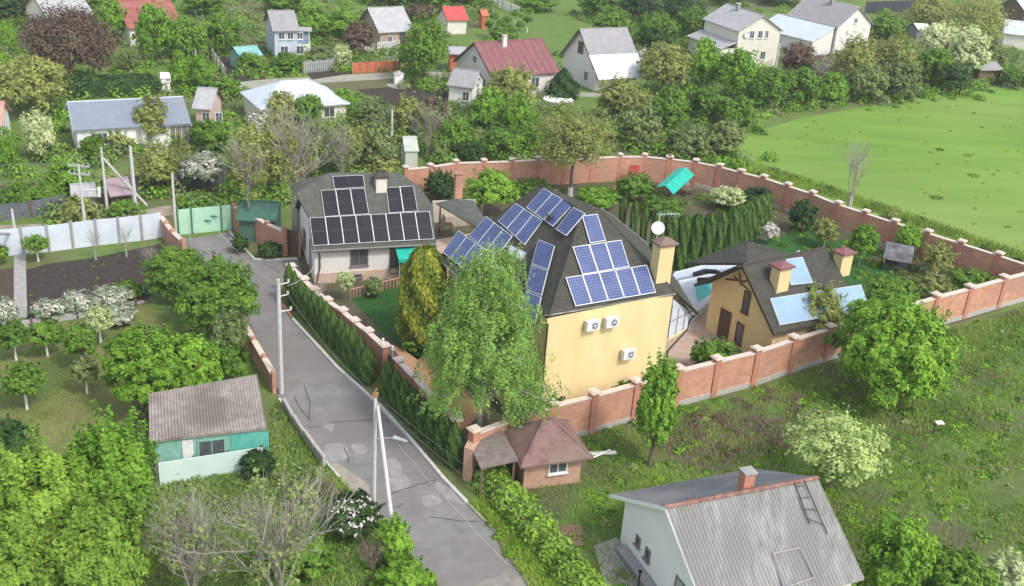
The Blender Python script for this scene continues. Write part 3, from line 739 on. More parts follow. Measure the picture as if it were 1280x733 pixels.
for (bx, by, ty) in ((545, 342, 222), (868, 232, 150)):
    c = FPl.hit(*z3p(bx, by)); zt = ztop(c.x, c.y+.35, z3p(0, ty)[1])
    chimney(T3, (c.x, c.y+.35, c.z-.5), 1.0, .75, zt-c.z+.5, R_(az3), YEL, MAROON, .16)
# pool / covered yard between the houses
pd = [P(846, 345, .5), P(936, 322, .5), P(925, 342, .5), P(868, 398, .5)]
pt = thing('garden_pool', 'turquoise covered pool with a pale rim between the yellow house and its annex', 'pool', P(880, 370, 0))
pc = [P(842, 348), P(900, 333), P(925, 350), P(866, 402)]
MB().prism([p+Vector((0, 0, .5)) for p in pc], (0, 0, -.5)).build('rim', mat('pool_rim', (.6, .66, .72), (.7, .74, .78), 1, .6), pt)
ctr = sum(pc, Vector())/4
MB().prism([p.lerp(ctr, .18)+Vector((0, 0, .56)) for p in [P(864, 364), P(884, 356), P(892, 376), P(868, 393)]], (0, 0, -.07)).build('cover', POOLW, pt)
ct = thing('yard_canopy', 'low grey blue canopy roof with dark rolled tarpaulin right of the big chimney', 'canopy', P(870, 345, 0))
cp = [P(838, 352, 2.3), P(842, 342, 2.3), P(940, 318, 2.3), P(938, 331, 2.3)]; MB().prism(cp, (0, 0, -.06)).build('canopy_roof', LBLUE, ct)
for p in cp: MB().tube([(p.x, p.y, 0), (p.x, p.y, 2.24)], .05, 6).build('post', STEEL, ct)
tp = tag(MB().tube([P(868, 343, 2.5), P(880, 339, 2.5), P(895, 340, 2.5), P(905, 345, 2.5), P(890, 350, 2.5), P(872, 350, 2.5)], .17, 7).build('rolled_tarpaulin', HOSE), 'dark rolled tarpaulin lying on the grey blue canopy', 'tarpaulin')
# ================================================================ WHITE HOUSE LOWER RIGHT
q0 = P(775, 677); f4 = Fr((0, 0), 23.1); hw = 3.65
f4.O = Vector((q0.x, q0.y, 0))-f4.b*2*hw
T4, L4, W4 = None, 7.0, 2*hw
T4 = gable('corrugated_roof_house', 'white washed house with a steep grey corrugated roof and rusty ridge at the bottom right', 'house', f4, L4, W4, 2.3, 4.5, WHITEC, ASB, ov=.3, oe=.32, heB=2.5, ovB=.85, corrn=44, rm2=TIN, fasc=WHITEC, base=0,
           wins=[('L', W4-1.55, .95, .38, .5, dict(fm=FRAMEG, mull=0)), ('L', W4-2.45, .85, .42, .6, dict(fm=FRAMEG, mull=0)), ('L', 1.9, 0.02, 1.2, 1.9, dict(fm=FRAMEG, gm=GREYR, mull=1, name='door')), ('F', 3, .8, 1, 1), ('R', 3, .8, 1, 1)])
rc = MB(); za = 4.66
a0, a1 = f4(-.34, hw, za), f4(L4+.34, hw, za)
rc.prism([a0-f4.b*.12+Vector((0, 0, -.06)), a1-f4.b*.12+Vector((0, 0, -.06)), a1, a0], (0, 0, -.03)); rc.prism([a0, a1, a1+f4.b*.2+Vector((0, 0, -.09)), a0+f4.b*.2+Vector((0, 0, -.09))], (0, 0, -.03)); rc.build('ridge_flashing', RUSTT, T4)
chimney(T4, f4(3.9, hw+.45, 3.9), .52, .45, 1.25, R_(23), BRICKD, CONC, .05, False)
Pf4 = pl3(f4(0, 0, 2.3), f4(L4, 0, 2.3), f4(0, hw, 4.5))
def r4(x, y, off=.13): return Pf4.hit(x, y, off)
ld = MB(); la = [(993, 603), (1003, 632), (1012, 655)]; lb = [(1005, 600), (1018, 630), (1034, 668)]
ld.tube([r4(*p, .16) for p in la], .025, 5).tube([r4(*p, .16) for p in lb], .025, 5)
for u in (.1, .35, .6, .85):
    i = u*2; k = int(i); k = min(k, 1); v = i-k
    pa = r4(*la[k], .16).lerp(r4(*la[k+1], .16), v); pb = r4(*lb[k], .16).lerp(r4(*lb[k+1], .16), v); ld.tube([pa, pb], .02, 4)
tag(ld.build('roof_ladder', BLACK), 'crooked black ladder lying on the grey corrugated roof', 'ladder')
hb = MB(); hqd = [r4(966, 692, .12), r4(1000, 685, .12), r4(1018, 722, .12), r4(980, 735, .12)]
for i in range(4):
    hb.tube([hqd[i], hqd[(i+1) % 4]], .045, 4)
ho = hb.build('hatch_frame', LEADR, T4)
# lean-to at the bottom, gutter canopy along the gable, concrete pad
lt = thing('rusty_lean_to', 'small rust red lean-to roof against the corrugated roof at the bottom edge', 'lean-to', P(1000, 745))
lt_ = [P(985, 718, 2.0), P(1018, 706, 2.0), P(1050, 760, 1.6), P(1000, 775, 1.6)]
MB().prism(lt_, (0, 0, -.07)).build('roof', REDM if 0 else RUSTT, lt); wb_ = MB()
for i in range(4):
    a, b = lt_[i].lerp(sum(lt_, Vector())/4, .1), lt_[(i+1) % 4].lerp(sum(lt_, Vector())/4, .1); wb_.face([(a.x, a.y, 0), (b.x, b.y, 0), (b.x, b.y, b.z-.1), (a.x, a.y, a.z-.1)])
wb_.build('wall', BRICK, lt)
MB().box(f4(-.55, -.5, .02), f4.a*.5, f4.b*(W4-.1), (0, 0, .28)).build('plinth_ledge', LEADR, T4)
sheet('concrete_pad', [P(742, 683), P(770, 672), P(790, 690), P(850, 790), P(775, 790)], .012, CONCP)
tag(MB().tube([P(797, 738, 0), up(P(797, 738), 1.0)], .04, 6).cbox(up(P(797, 738), 1.0), .16, .16, .05).build('pipe_vent', BLACK), 'short black vent pipe beside the white gable wall', 'vent pipe')
# ================================================================ GAZEBO, SHED
fg = Fr((0, 0), 20); c = P(724, 603); fg.O = Vector((c.x, c.y, 0))-fg.a*3.0
Tg = gable('brick_summerhouse', 'small brick summerhouse with a maroon hipped roof outside the wall corner', 'summerhouse', fg, 3.0, 2.6, 2.0, 3.05, mat('kiosk_brick', (.42, .24, .17), (.52, .33, .25), 2.5, .85), MAROOND, ov=.45, oe=.4, hip=(1.3, 1.3), seams=0,
      wins=[('F', 1.75, .75, 1.0, .95, dict(fm=FRAMEW, mull=1)), ('R', 1.5, .7, .9, .95)])
MB().prism([fg(-2.3, -.2, 1.75), fg(-.42, -.2, 1.95), fg(-.42, 2.6, 2.05), fg(-2.3, 2.6, 1.85)], (0, 0, -.07)).build('side_roof', mat('weathered_tin', (.14, .115, .10), (.24, .20, .18), 2.5, .8), Tg)
for q_ in ((-2.2, -.1), (-2.2, 2.5), (-.6, -.1)): MB().cbox(fg(*q_, 0), .1, .1, 1.72).build('post', WOOD, Tg)
MB().box(fg(-2.1, 2.3, 0), fg.a*2.05, fg.b*.1, (0, 0, 1.6)).build('side_wall', WOOD, Tg)
sh = [P(187, 552, 2.25), P(333, 535, 2.25), P(321, 468, 2.95), P(186, 492, 2.95)]
ts = thing('corrugated_shed', 'low shed with an aged brown grey corrugated roof and teal front left of the lane', 'shed', P(260, 540))
rm_ = MB(); corr(rm_, sh[0], sh[1], sh[2], sh[3], 36, .035, rows=6); rm_.prism([p-Vector((0, 0, .06)) for p in sh], (0, 0, -.03)); rm_.build('roof', ASBR, ts)
cs = sum(sh, Vector())/4; si = [p.lerp(cs, .07) for p in sh]; w = MB()
for i in range(4): a, b = si[i], si[(i+1) % 4]; w.face([(a.x, a.y, 0), (b.x, b.y, 0), (b.x, b.y, b.z-.08), (a.x, a.y, a.z-.08)], 0 if i != 0 else 1)
w.build('wall', [ASBR, GREENW], ts)
ux = (si[1]-si[0]); ux.z = 0; LL = ux.length; ux.normalize(); o_ = Vector((ux.y, -ux.x, 0)); s0 = Vector((si[0].x, si[0].y, 0))+o_*.003
for (u, w_, z0, h_, mm, nm) in ((1.5, .5, .7, 1.3, FRAMEW, 'curtain'), (2.6, 1.3, .9, 1.0, GLASS, 'window'), (4.4, 1.8, .6, 1.4, TEALS, 'shutter')):
    if nm == 'window': window(ts, s0+ux*u+Vector((0, 0, z0)), ux, o_, w_, h_, GREENW, mm)
    else: MB().box(s0+ux*(u-w_/2)+Vector((0, 0, z0)), ux*w_, o_*.03, (0, 0, h_)).build(nm, mm, ts)
fp = [P(200, 607), P(329, 586)]; d = (fp[1]-fp[0]).normalized(); fo_ = Vector((d.y, -d.x, 0)); fl = (fp[1]-fp[0]).length
tf = thing('board_fence', 'pale teal solid board fence in front of the corrugated shed', 'fence', fp[0].lerp(fp[1], .5))
MB().box(fp[0], d*fl, -fo_*.05, (0, 0, 1.25)).build('board', TEALW, tf); 
for k in range(4): MB().cbox(fp[0]+d*fl*k/3-fo_*.12, .09, .09, 1.3).build('post', WOOD, tf)
# ================================================================ VILLAGE HOUSES
WB = dict(fm=FRAMEW)
ridge_house('long_house', 'long white house with a slate blue roof in the upper left', 'house', (84, 129), (229, 122), 4.0, 2.55, 6.2, WHITEC, SLATE, oe=.3, fasc=LBLUE,
            wins=[('F', 2.1, .9, .9, 1.1), ('F', 5.2, .8, .5, 1.3, dict(fm=CREAM, gm=LEADR)), ('F', 6.1, .8, .5, 1.3, dict(fm=CREAM, gm=LEADR)), ('F', 9.0, .3, 2.2, 1.9, dict(gm=FRAMEG, mull=3)), ('L', 2, .9, .8, 1)])
ridge_house('maroon_roof_house', 'white gabled house under a maroon metal roof near the top centre', 'house', (592, 54), (677, 49), 5.6, 2.7, 8.4, WHITE, MAROON, seams=10,
            wins=[('L', 4.2, 3.2, .9, .9), ('F', 3, .8, 1.2, 1.3), ('F', 6, .8, 1.2, 1.3), ('L', 2, .8, 1, 1.2)], chim=[(3.6, 3.6, .5, 1.3, WHITE)])
o9, f9, L9 = ridge_house('steep_roof_house', 'white house with steep lead grey roof, whiter below, right of the maroon roof', 'house', (724, 37), (784, 35), 6.8, 3.1, 7.6, WHITE, LEADR, oe=.5,
            wins=[('L', 3.8, 3.9, 1.2, 1.4, dict(fm=WOOD, gm=FRAMEB, mull=2)), ('L', 2, .8, 1, 1.2), ('F', 3, .8, 1.2, 1.3)])
sl9 = (6.8-3.1)/3.8
MB().prism([f9(-.55, -1.7, 3.1-1.7*sl9*.75), f9(L9+.55, -1.7, 3.1-1.7*sl9*.75), f9(L9+.55, 1.0, 3.1+1.0*sl9+.14), f9(-.55, 1.0, 3.1+sl9+.14)], (0, 0, -.08)).build('lower_roof', mat('white_roof_sheet', (.62, .62, .63), (.7, .7, .71), 1, .7), o9)
f10 = Fr((0, 0), 0)
o10, f10, L10 = ridge_house('two_storey_house', 'pale two storey house with light grey roof and satellite dish in the upper right', 'house', (908, 5), (955, 20), 7.2, 5.2, 7.0, CREAM, GREYR,
            wins=[('R', 2.2, 4.0, .8, 1.1), ('R', 3.6, 4.0, .8, 1.1), ('R', 4.7, 4.0, .6, 1.1), ('R', 2.2, 1, .9, 1.2), ('R', 4.6, 1, .9, 1.2), ('F', 2, 1, .9, 1.2), ('F', 4.5, 1, .9, 1.2)], chim=[(3.5, 3.0, .5, 1.0, LEADR)])
MB().prism([f10(-.4, -2.6, 2.6), f10(L10, -2.6, 2.6), f10(L10, -.02, 3.5), f10(-.4, -.02, 3.5)], (0, 0, -.1)).build('porch_roof', GREYR, o10)
pw = MB(); 
for (a, b) in (((0, -2.3), (L10-.3, -2.3)), ((0, -2.3), (0, 0)), ((L10-.3, -2.3), (L10-.3, 0))): pw.face([f10(*a, 0), f10(*b, 0), f10(*b, 2.6), f10(*a, 2.6)])
pw.build('porch_wall', CREAM, o10)
c10 = f10(L10+.25, 1.2, 4.6); ds = MB(); 
pts = [c10+f10.b*.45*math.cos(6.283*k/16)+Vector((0, 0, .45*math.sin(6.283*k/16))) for k in range(16)]
for k in range(16): ds.face([c10-f10.a*.12, pts[k], pts[(k+1) % 16]])
ds.tube([c10-f10.a*.12, c10-f10.a*.25], .03, 4); ds.build('satellite_dish', FRAMEW, o10)
o11, f11, L11 = ridge_house('farmhouse', 'large white farmhouse with a mauve grey roof and long pale lean-to at the top right', 'house', (1010, -4), (1075, 10), 7.0, 4.4, 8.0, WHITE, LEADR, fasc=WHITE,
            wins=[('R', 4, 4.6, .8, .8), ('R', 3, 1.2, .9, 1.2), ('F', 3, 1, 1, 1.2)], chim=[(5, 3.4, .5, 1.2, LEADR)])
MB().prism([f11(-2.2, -5.0, 2.2), f11(L11-.2, -5.0, 2.2), f11(L11-.2, -.3, 4.15), f11(-2.2, -.3, 4.15)], (0, 0, -.1)).build('lean_to_roof', LBLUE, o11)
pw = MB()
for (a, b, z1, z2) in (((-2, -4.8), (L11-.4, -4.8), 2.1, 2.1), ((-2, -4.8), (-2, -.3), 2.1, 4.0), ((L11-.4, -4.8), (L11-.4, -.3), 2.1, 4.0)): pw.face([f11(*a, 0), f11(*b, 0), f11(*b, z2), f11(*a, z1)])
pw.build('lean_to_wall', WHITE, o11)
ridge_house('metal_roof_house', 'low house with a pale blue metal hipped roof left of the maroon roofed house', 'house', (350, 103), (386, 101), 3.9, 2.3, 6.4, CREAM, LBLUE, hip=(2.9, 2.9), wins=[('F', 3, .8, 1.2, 1.1), ('F', 7, .8, 1.2, 1.1)])
ridge_house('pink_cottage', 'small pink walled cottage with grey and red roof right of the long slate roof', 'house', (247, 110), (272, 112), 3.6, 2.3, 3.6, mat('pink_wall', (.55, .38, .34), (.6, .45, .4), 1, .85), GREYR, rm2=MAROOND, wins=[('F', 1, .8, .8, .9), ('F', 2.3, .8, .7, 1)])
ridge_house('veranda_house', 'two storey pale blue house with white balcony at the top left of centre', 'house', (334, 14), (368, 14), 5.6, 3.9, 6, mat('pale_blue_wall', (.42, .48, .56), (.5, .56, .62), 1, .8), LEADR,
            wins=[('F', .9, 2.6, .8, .9), ('F', 2.0, 2.6, .8, .9), ('F', 3.2, 2.6, .8, .9), ('F', 1.2, .7, 1, 1.1), ('F', 3.2, .7, 1, 1.1)])
vb = thing('veranda_annex', 'white flat roofed veranda in front of the pale blue house', 'veranda', P(365, 62)); fvn = Fr(P(338, 63)[:2], 12)
MB().box(fvn(0, 0, 0), fvn.a*5.2, fvn.b*2, (0, 0, .9)).build('wall', WHITEC, vb); MB().box(fvn(-.2, -.2, 2.6), fvn.a*5.6, fvn.b*2.6, (0, 0, .12)).build('roof', GREYR, vb)
for u in (0.05, 1.7, 3.4, 5.05): MB().cbox(fvn(u, .1, .905), .14, .14, 1.69).build('post', FRAMEW, vb)
MB().box(fvn(3.2, .2, .9), fvn.a*1.8, fvn.b*.06, (0, 0, 1.6)).build('screen', mat('blue_screen', (.3, .38, .5), None, 2, .7), vb)
ridge_house('grey_roof_house', 'house with a silvery grey roof and dark porch left of the big green maple', 'house', (459, 11), (504, 9), 5.0, 2.6, 6.0, mat('tan_wall', (.35, .27, .2), (.42, .33, .26), 1, .8), GREYR, wins=[('F', 1.5, .6, .8, 1.2), ('F', 3.5, .3, .9, 1.9, dict(name='door', fm=FRAMEB))], oe=.4)
ridge_house('red_roof_shed', 'cream shed with a bright red roof right of the big green maple', 'shed', (552, 9), (580, 9), 3.6, 2.3, 4.4, CREAM, REDM, wins=[('R', 2, .8, .8, .9)])
ridge_house('outhouse', 'tiny orange red outhouse on the grass near the top centre', 'outhouse', (600, 13), (609, 13), 2.7, 2.1, 1.6, REDO, REDO, oe=.15, ov=.15)
ridge_house('white_roof_shed', 'flat white roofed shed with a red board wall left of the maroon roof', 'shed', (560, 59), (583, 60), 2.9, 2.5, 3.4, REDO, GREYR, oe=.25)
ridge_house('outbuilding', 'white outbuilding with a grey roof in front of the maroon roofed house', 'outbuilding', (567, 86), (600, 90), 3.6, 2.4, 4.4, WHITE, LEADR, wins=[('F', 2, .6, .8, 1.1), ('F', 3.6, .6, .8, 1.1)], oe=.2)
ridge_house('maroon_barn', 'house with a wide dusty red roof at the top left edge of the frame', 'house', (143, 2), (212, -1), 5.0, 2.5, 8, WHITE, mat('faded_red_roof', (.25, .075, .065), (.33, .13, .11), 1, .7), wins=[('F', 3, .6, 1.2, 1.3), ('F', 6, .6, 1.2, 1.3)])
ridge_house('grey_barn', 'light grey roofed house behind the purple leaved tree', 'house', (40, -6), (100, -9), 5.0, 3, 8, CREAM, GREYR, wins=[('F', 3, .6, 1.2, 1.3)])
ridge_house('teal_shed', 'small teal green shed left of the pale blue house', 'shed', (291, 60), (321, 58), 2.5, 1.9, 3, mat('teal_shed_wall', (.2, .42, .38), (.28, .5, .46), 1, .8), mat('teal_shed_roof', (.16, .38, .36), (.24, .46, .44), 1, .7), oe=.2)
ridge_house('blue_roof_barn', 'pale blue roofed outbuilding at the upper right edge', 'outbuilding', (1255, 25), (1300, 30), 4.2, 2.6, 6, WHITE, LBLUE)
ridge_house('edge_house', 'brown gabled house cut by the top right corner of the frame', 'house', (1268, -3), (1300, -3), 5, 3, 6, WOOD, LBLUE)
ridge_house('edge_cottage', 'small cottage with a terracotta roof at the left edge', 'house', (-20, 128), (6, 128), 3.8, 2.4, 5, WHITE, mat('terracotta', (.42, .22, .17), (.5, .3, .24), 2, .8))
ridge_house('grey_shed', 'low grey roofed shed behind the street pole with the crossarm', 'shed', (87, 232), (119, 230), 1.6, 1.2, 2.4, LEADR, GREYR, oe=.2)
ridge_house('mauve_roof_shed', 'dark shed with a mauve roof behind the braced poles', 'shed', (130, 226), (160, 223), 2.0, 1.4, 3.0, FRAMEB, mat('mauve_roof', (.3, .22, .24), (.38, .3, .31), 1, .7), oe=.2)
ridge_house('green_shed', 'low green roofed shed behind the brown gate', 'shed', (300, 252), (350, 254), 2.5, 1.9, 3.6, mat('shed_green_wall', (.08, .16, .12), None, 2, .8), mat('shed_green', (.045, .12, .085), (.07, .16, .12), 2, .6), oe=.2)
ridge_house('greenhouse', 'small pale green greenhouse behind the far brick wall', 'greenhouse', (503, 172), (521, 172), 2.6, 1.8, 3, mat('poly_film', (.45, .5, .43), (.55, .6, .52), 1, .4), mat('poly_film2', (.5, .54, .48), None, 1, .4), oe=.1, ov=.1)
ridge_house('trailer_cabin', 'small white cabin on the grass behind the dark hedge', 'cabin', (200, 92), (213, 92), 1.9, 1.6, 1.6, WHITEC, WHITEC, oe=.1, ov=.1, wins=[('F', .7, 1.2, .5, .5)])
ridge_house('pale_hut', 'pale roofed hut among the bushes right of the farmhouse', 'hut', (1142, 30), (1160, 31), 2.6, 2.1, 3, LEADR, WHITEC, oe=.2)
ridge_house('stone_shed', 'low shed with pale rubble at its foot at the right edge of the meadow', 'shed', (1215, 78), (1245, 78), 2.6, 2.0, 3.4, WOOD, LEADR, oe=.2)
# ================================================================ GARDEN STRUCTURES
# outdoor kitchen between the two solar houses
fk = Fr(P(548, 292)[:2], 20); tk = thing('outdoor_kitchen', 'stone outdoor kitchen with a grey sloping roof and brick chimney between the solar roofs', 'outdoor kitchen', fk(2, 1.5))
kr = [P(545, 254, 2.9), P(596, 284, 2.5), P(608, 276, 2.5), P(592, 251, 3.1), P(570, 248, 3.2)]
MB().prism(kr, (0, 0, -.1)).build('roof', SHINGG, tk)
MB().box(fk(0, 2.0, 0), fk.a*3.6, fk.b*.3, (0, 0, 1.9)).build('wall', mat('stone_wall', (.42, .37, .29), (.52, .47, .38), 3, .85), tk)
q = fk(2.1, 1.97, .9); ob = MB(); pts = [q+fk.a*.42*math.cos(3.14159*k/8)+Vector((0, 0, .5*math.sin(3.14159*k/8))) for k in range(9)]
MB().face(pts).build('oven_mouth', BLACK, tk)
MB().box(fk(.9, 1.3, 0), fk.a*2.6, fk.b*.69, (0, 0, .85)).build('counter', mat('stone_counter', (.33, .28, .22), (.45, .4, .33), 3, .8), tk)
for u in (.1, 3.5): MB().cbox(fk(u, .1, 0), .14, .14, 2.2).build('post', WOOD, tk)
cc_ = fk(2.2, 2.6, 0); chimney(tk, (cc_.x, cc_.y, 1.2), .6, .55, 2.7, R_(20), BRICK, BRICK, .07, False)
tbk = thing('garden_table', 'brown wooden table on the patio beside the outdoor kitchen', 'table', P(553, 294))
MB().cbox(up(P(553, 292), .72), 1.5, .8, .06, R_(20)).build('tabletop', WOOD, tbk)
ft = Fr(P(553, 292)[:2], 20)
for s1 in (-1, 1):
    for s2 in (-1, 1): MB().cbox(ft(s1*.65, s2*.32, 0), .07, .07, .72).build('leg', WOOD, tbk)
# teal canopy in the back garden
cn = thing('garden_canopy', 'bright teal fabric canopy on posts in front of the far brick wall', 'canopy', P(845, 245))
cq = [P(820, 234, 1.9), P(842, 243, 1.9), P(868, 219, 1.9), P(846, 211, 1.9)]; md_ = [(cq[0]+cq[1])/2+Vector((0, 0, .45)), (cq[3]+cq[2])/2+Vector((0, 0, .45))]
MB().prism([cq[0], md_[0], md_[1], cq[3]], (0, 0, -.03)).prism([md_[0], cq[1], cq[2], md_[1]], (0, 0, -.03)).build('fabric', TEAL, cn)
for p in cq: MB().tube([(p.x, p.y, 0), p-Vector((0, 0, .03))], .04, 5).build('post', WOOD, cn)
bt = thing('garden_bench', 'small brown garden table beside the teal canopy', 'table', P(859, 246)); fbn = Fr(P(859, 244)[:2], 40)
MB().cbox(fbn(0, 0, .6), 1.5, .9, .06, fbn.az).build('tabletop', WOOD, bt)
for s1 in (-1, 1):
    for s2 in (-1, 1): MB().cbox(fbn(s1*.6, s2*.35, 0), .08, .08, .6).build('leg', WOOD, bt)
# covered swing
sw = thing('covered_swing', 'garden swing under a faded dark grey cover by the right brick wall', 'garden swing', P(1115, 350)); fs = Fr(P(1100, 338)[:2], -20)
a = [fs(0, 0, 1.7), fs(2.1, 0, 1.7), fs(2.1, 1.2, 2.0), fs(0, 1.2, 2.0)]; MB().prism(a, (0, 0, -.08)).prism([a[0], a[1], fs(2.1, -.25, 1.1), fs(0, -.25, 1.1)], (0, 0, -.03)).build('cover', mat('grey_cover', (.07, .07, .075), (.22, .22, .23), 1.3, .6), sw)
for p in ((0, 0), (2.1, 0), (2.1, 1.2), (0, 1.2)): MB().tube([fs(*p, 0), fs(*p, 1.65)], .05, 5).build('leg', BLACK, sw)
MB().box(fs(.2, .35, .45), fs.a*1.7, fs.b*.55, (0, 0, .1)).box(fs(.2, .9, .55), fs.a*1.7, fs.b*.1, (0, 0, .55)).build('seat', HOSE, sw)
# round white cover on the grass, water tank
wc = thing('well_cover', 'round pale cover on the lawn in front of the steep grey roofed house', 'well cover', P(697, 128))
MB().tube([P(697, 128, 0), up(P(697, 128), .35)], 1.9, 24).build('ring', CONC, wc); MB().tube([up(P(697, 128), .352), up(P(697, 128), .42)], 1.75, 24).build('lid', WHITEC, wc)
ob_ = thing('board_wall', 'long low orange red board wall along the village lane', 'wall', P(470, 90)); o1, o2 = P(441, 92), P(500, 89)
d = o2-o1; MB().box(o1, d, Vector((-d.y, d.x, 0)).normalized()*.1, (0, 0, 1.3)).build('board', REDO, ob_); 
for k in range(7): MB().cbox(o1.lerp(o2, k/6)+Vector((0, -.1, 0)), .12, .12, 1.4).build('post', BRICKD, ob_)
sn = thing('white_well', 'small white well with a broad round base on the dark village plot', 'well', P(498, 108)); 
MB().tube([P(498, 108, 0), up(P(498, 108), .12)], 1.4, 18).build('base', CONC, sn); MB().cbox(up(P(498, 107), .121), 1.0, 1.0, 1.3, .3).build('well_house', WHITEC, sn); MB().tube([up(P(498, 107), 1.42), up(P(498, 107), 1.8)], [.8, .05], 4).build('roof', GREYR, sn)
# ================================================================ GROUND SHEETS
def PP(pts): return [P(*p) for p in pts]
big = MB(); ng = 60
def gz(x, y):
    if y < 150: return 0.0
    return 0.0
big.face([(-1500, -300, 0), (1500, -300, 0), (1500, 2500, 0), (-1500, 2500, 0)]); tag(big.build('ground', GROUND), kind='structure')
meadow = PP([(868, 196), (925, 172), (1000, 148), (1150, 122), (1280, 104)])+[Vector((260, 190, 0)), Vector((240, 40, 0)), Vector((60, 55, 0))]+PP([(1290, 345), (1249, 332), (1160, 302), (1082, 276), (1016, 252), (930, 226)])
sheet('meadow', meadow, .004, MEADOW)
weedlot = PP([(690, 548), (800, 522), (990, 470), (1170, 414), (1290, 380)])+[Vector((60, 60, 0)), Vector((60, 20, 0)), Vector((0, 25, 0))]+PP([(690, 760), (640, 650), (640, 600)])
sheet('weedy_lot', weedlot, .004, WEEDG)
yard = PP([(357, 318), (380, 350), (441, 425), (513, 500), (590, 575), (700, 545), (850, 505), (1000, 463), (1250, 388), (1290, 368), (1200, 335), (1082, 296), (985, 265), (900, 240), (838, 228), (760, 228), (640, 230), (505, 238), (400, 250)])
sheet('yard', yard, .004, mat('yard_ground', (.07, .085, .035), (.11, .10, .06), 1.2, .95, .5, c=(.11, .085, .06)))
sheet('lawn', PP([(438, 374), (470, 362), (507, 357), (545, 380), (555, 430), (522, 450), (486, 424)]), .010, LAWN)
sheet('back_lawn', PP([(940, 305), (1010, 285), (1075, 310), (1130, 350), (1080, 380), (1040, 345)]), .010, LAWN)
sheet('patio', PP([(488, 430), (522, 446), (560, 440), (600, 520), (575, 540), (540, 505)]), .010, PAVEO)
sheet('patio_paving', PP([(500, 345), (548, 340), (545, 300), (600, 290), (640, 330), (570, 380), (545, 352)]), .010, PAVE)
sheet('courtyard_paving', PP([(800, 430), (835, 395), (850, 350), (935, 325), (960, 360), (930, 430), (860, 475), (800, 475)]), .010, PAVE)
roadL = [(228, 300), (240, 318), (262, 345), (302, 398), (322, 425), (335, 447), (349, 498), (372, 535), (398, 568), (424, 598), (452, 628), (486, 664), (515, 695), (545, 730), (600, 800)]
roadR = [(288, 290), (296, 303), (318, 325), (335, 326), (372, 324), (378, 345), (350, 356), (350, 378), (366, 400), (390, 426), (422, 461), (456, 491), (477, 511), (514, 551), (555, 600), (583, 629), (622, 668), (652, 702), (678, 733), (735, 800)]
sheet('road', PP(roadL)+PP(roadR)[::-1], .010, ASPH)
def strip(name, pts, wd, z, m, h=None, kind='structure', px=True, side=0):
    W = PP(pts) if px else [Vector(p) for p in pts]; b = MB(); Ls, Rs = [], []
    for i, p in enumerate(W):
        d = (W[min(i+1, len(W)-1)]-W[max(i-1, 0)]); d.z = 0; d.normalize(); n = Vector((-d.y, d.x, 0))
        Ls.append(p+n*wd*(.5+side)); Rs.append(p-n*wd*(.5-side))
    for i in range(len(W)-1):
        q = [Rs[i], Rs[i+1], Ls[i+1], Ls[i]]
        if h: b.prism([v+Vector((0, 0, z+h)) for v in q], (0, 0, -h))
        else: b.face([v+Vector((0, 0, z)) for v in q])
    o = b.build(name, m); o['kind'] = kind; return o
strip('kerb', roadR[8:16], .17, .0, KERB, .13)
strip('kerb', roadR[6:9], .14, .0, BRICKD, .12)
strip('kerb', [(287, 290), (296, 303), (318, 325), (335, 326), (372, 324)], .14, .0, KERB, .12)
strip('kerb', [(349, 500), (372, 535), (398, 568), (424, 598)], .13, .0, KERB, .12)
strip('kerb', [(584, 630), (622, 668), (645, 694)], .12, 0, mat('mossy_kerb', (.35, .36, .26), (.22, .25, .12), 4, .9), .08)
BL = [0.0]
def blob(name, pts, m, z=.0145):
    W = PP(pts); c = sum(W, Vector())/len(W); n = len(W); out = []
    for i in range(n):
        a, b, d, e = W[i-1], W[i], W[(i+1) % n], W[(i+2) % n]
        for k in range(7):
            t = k/7; p = .5*((2*b)+(-a+d)*t+(2*a-5*b+4*d-e)*t*t+(-a+3*b-3*d+e)*t**3); out.append(p+(p-c)*random.uniform(-.06, .06))
    BL[0] += .0006; sheet(name, out, z+BL[0], m)
for i, pts in enumerate((([(408, 556), (430, 556), (437, 572), (412, 577), (405, 568)]), ([(478, 577), (492, 573), (502, 584), (500, 596), (488, 594)]), ([(484, 592), (500, 590), (514, 603), (508, 612), (490, 612)]),
     ([(528, 621), (545, 620), (552, 628), (540, 635), (528, 630)]), ([(440, 556), (455, 556), (458, 566), (444, 568)]), ([(414, 577), (452, 600), (462, 612), (450, 622), (424, 598)]), ([(545, 603), (575, 618), (580, 630), (556, 622)]), ([(402, 531), (418, 530), (414, 540)]))):
    blob('concrete_patch', pts, PATCH if i != 5 else mat('sandy_patch', (.28, .25, .2), (.36, .33, .27), 2, .9))
sheet('road_slab', PP([(588, 733), (640, 713), (664, 720), (690, 760), (600, 780)]), .0145, mat('rough_concrete', (.20, .185, .17), (.28, .26, .23), 2, .9, .4))
for pts in ([(386, 536), (420, 528), (455, 526), (498, 526)], [(486, 619), (520, 607), (548, 599)], [(536, 647), (570, 651), (598, 653)], [(380, 482), (388, 505), (386, 525)], [(448, 612), (462, 622)], [(368, 496), (374, 510), (384, 520), (388, 527)], [(430, 560), (436, 571), (436, 579)], [(490, 637), (505, 630)],
            [(495, 553), (530, 595), (565, 632), (600, 672), (635, 707)], [(330, 330), (350, 342)]):
    W = []
    for a, b in zip(pts, pts[1:]):
        for k in range(6): W.append((a[0]+(b[0]-a[0])*k/6+random.uniform(-.7, .7), a[1]+(b[1]-a[1])*k/6+random.uniform(-.7, .7)))
    W.append(pts[-1]); BL[0] += .0006; strip('road_crack', W, .04 if pts[0][0] != 495 else .06, .0175+BL[0], TAR if pts[0][0] != 495 else CONC)
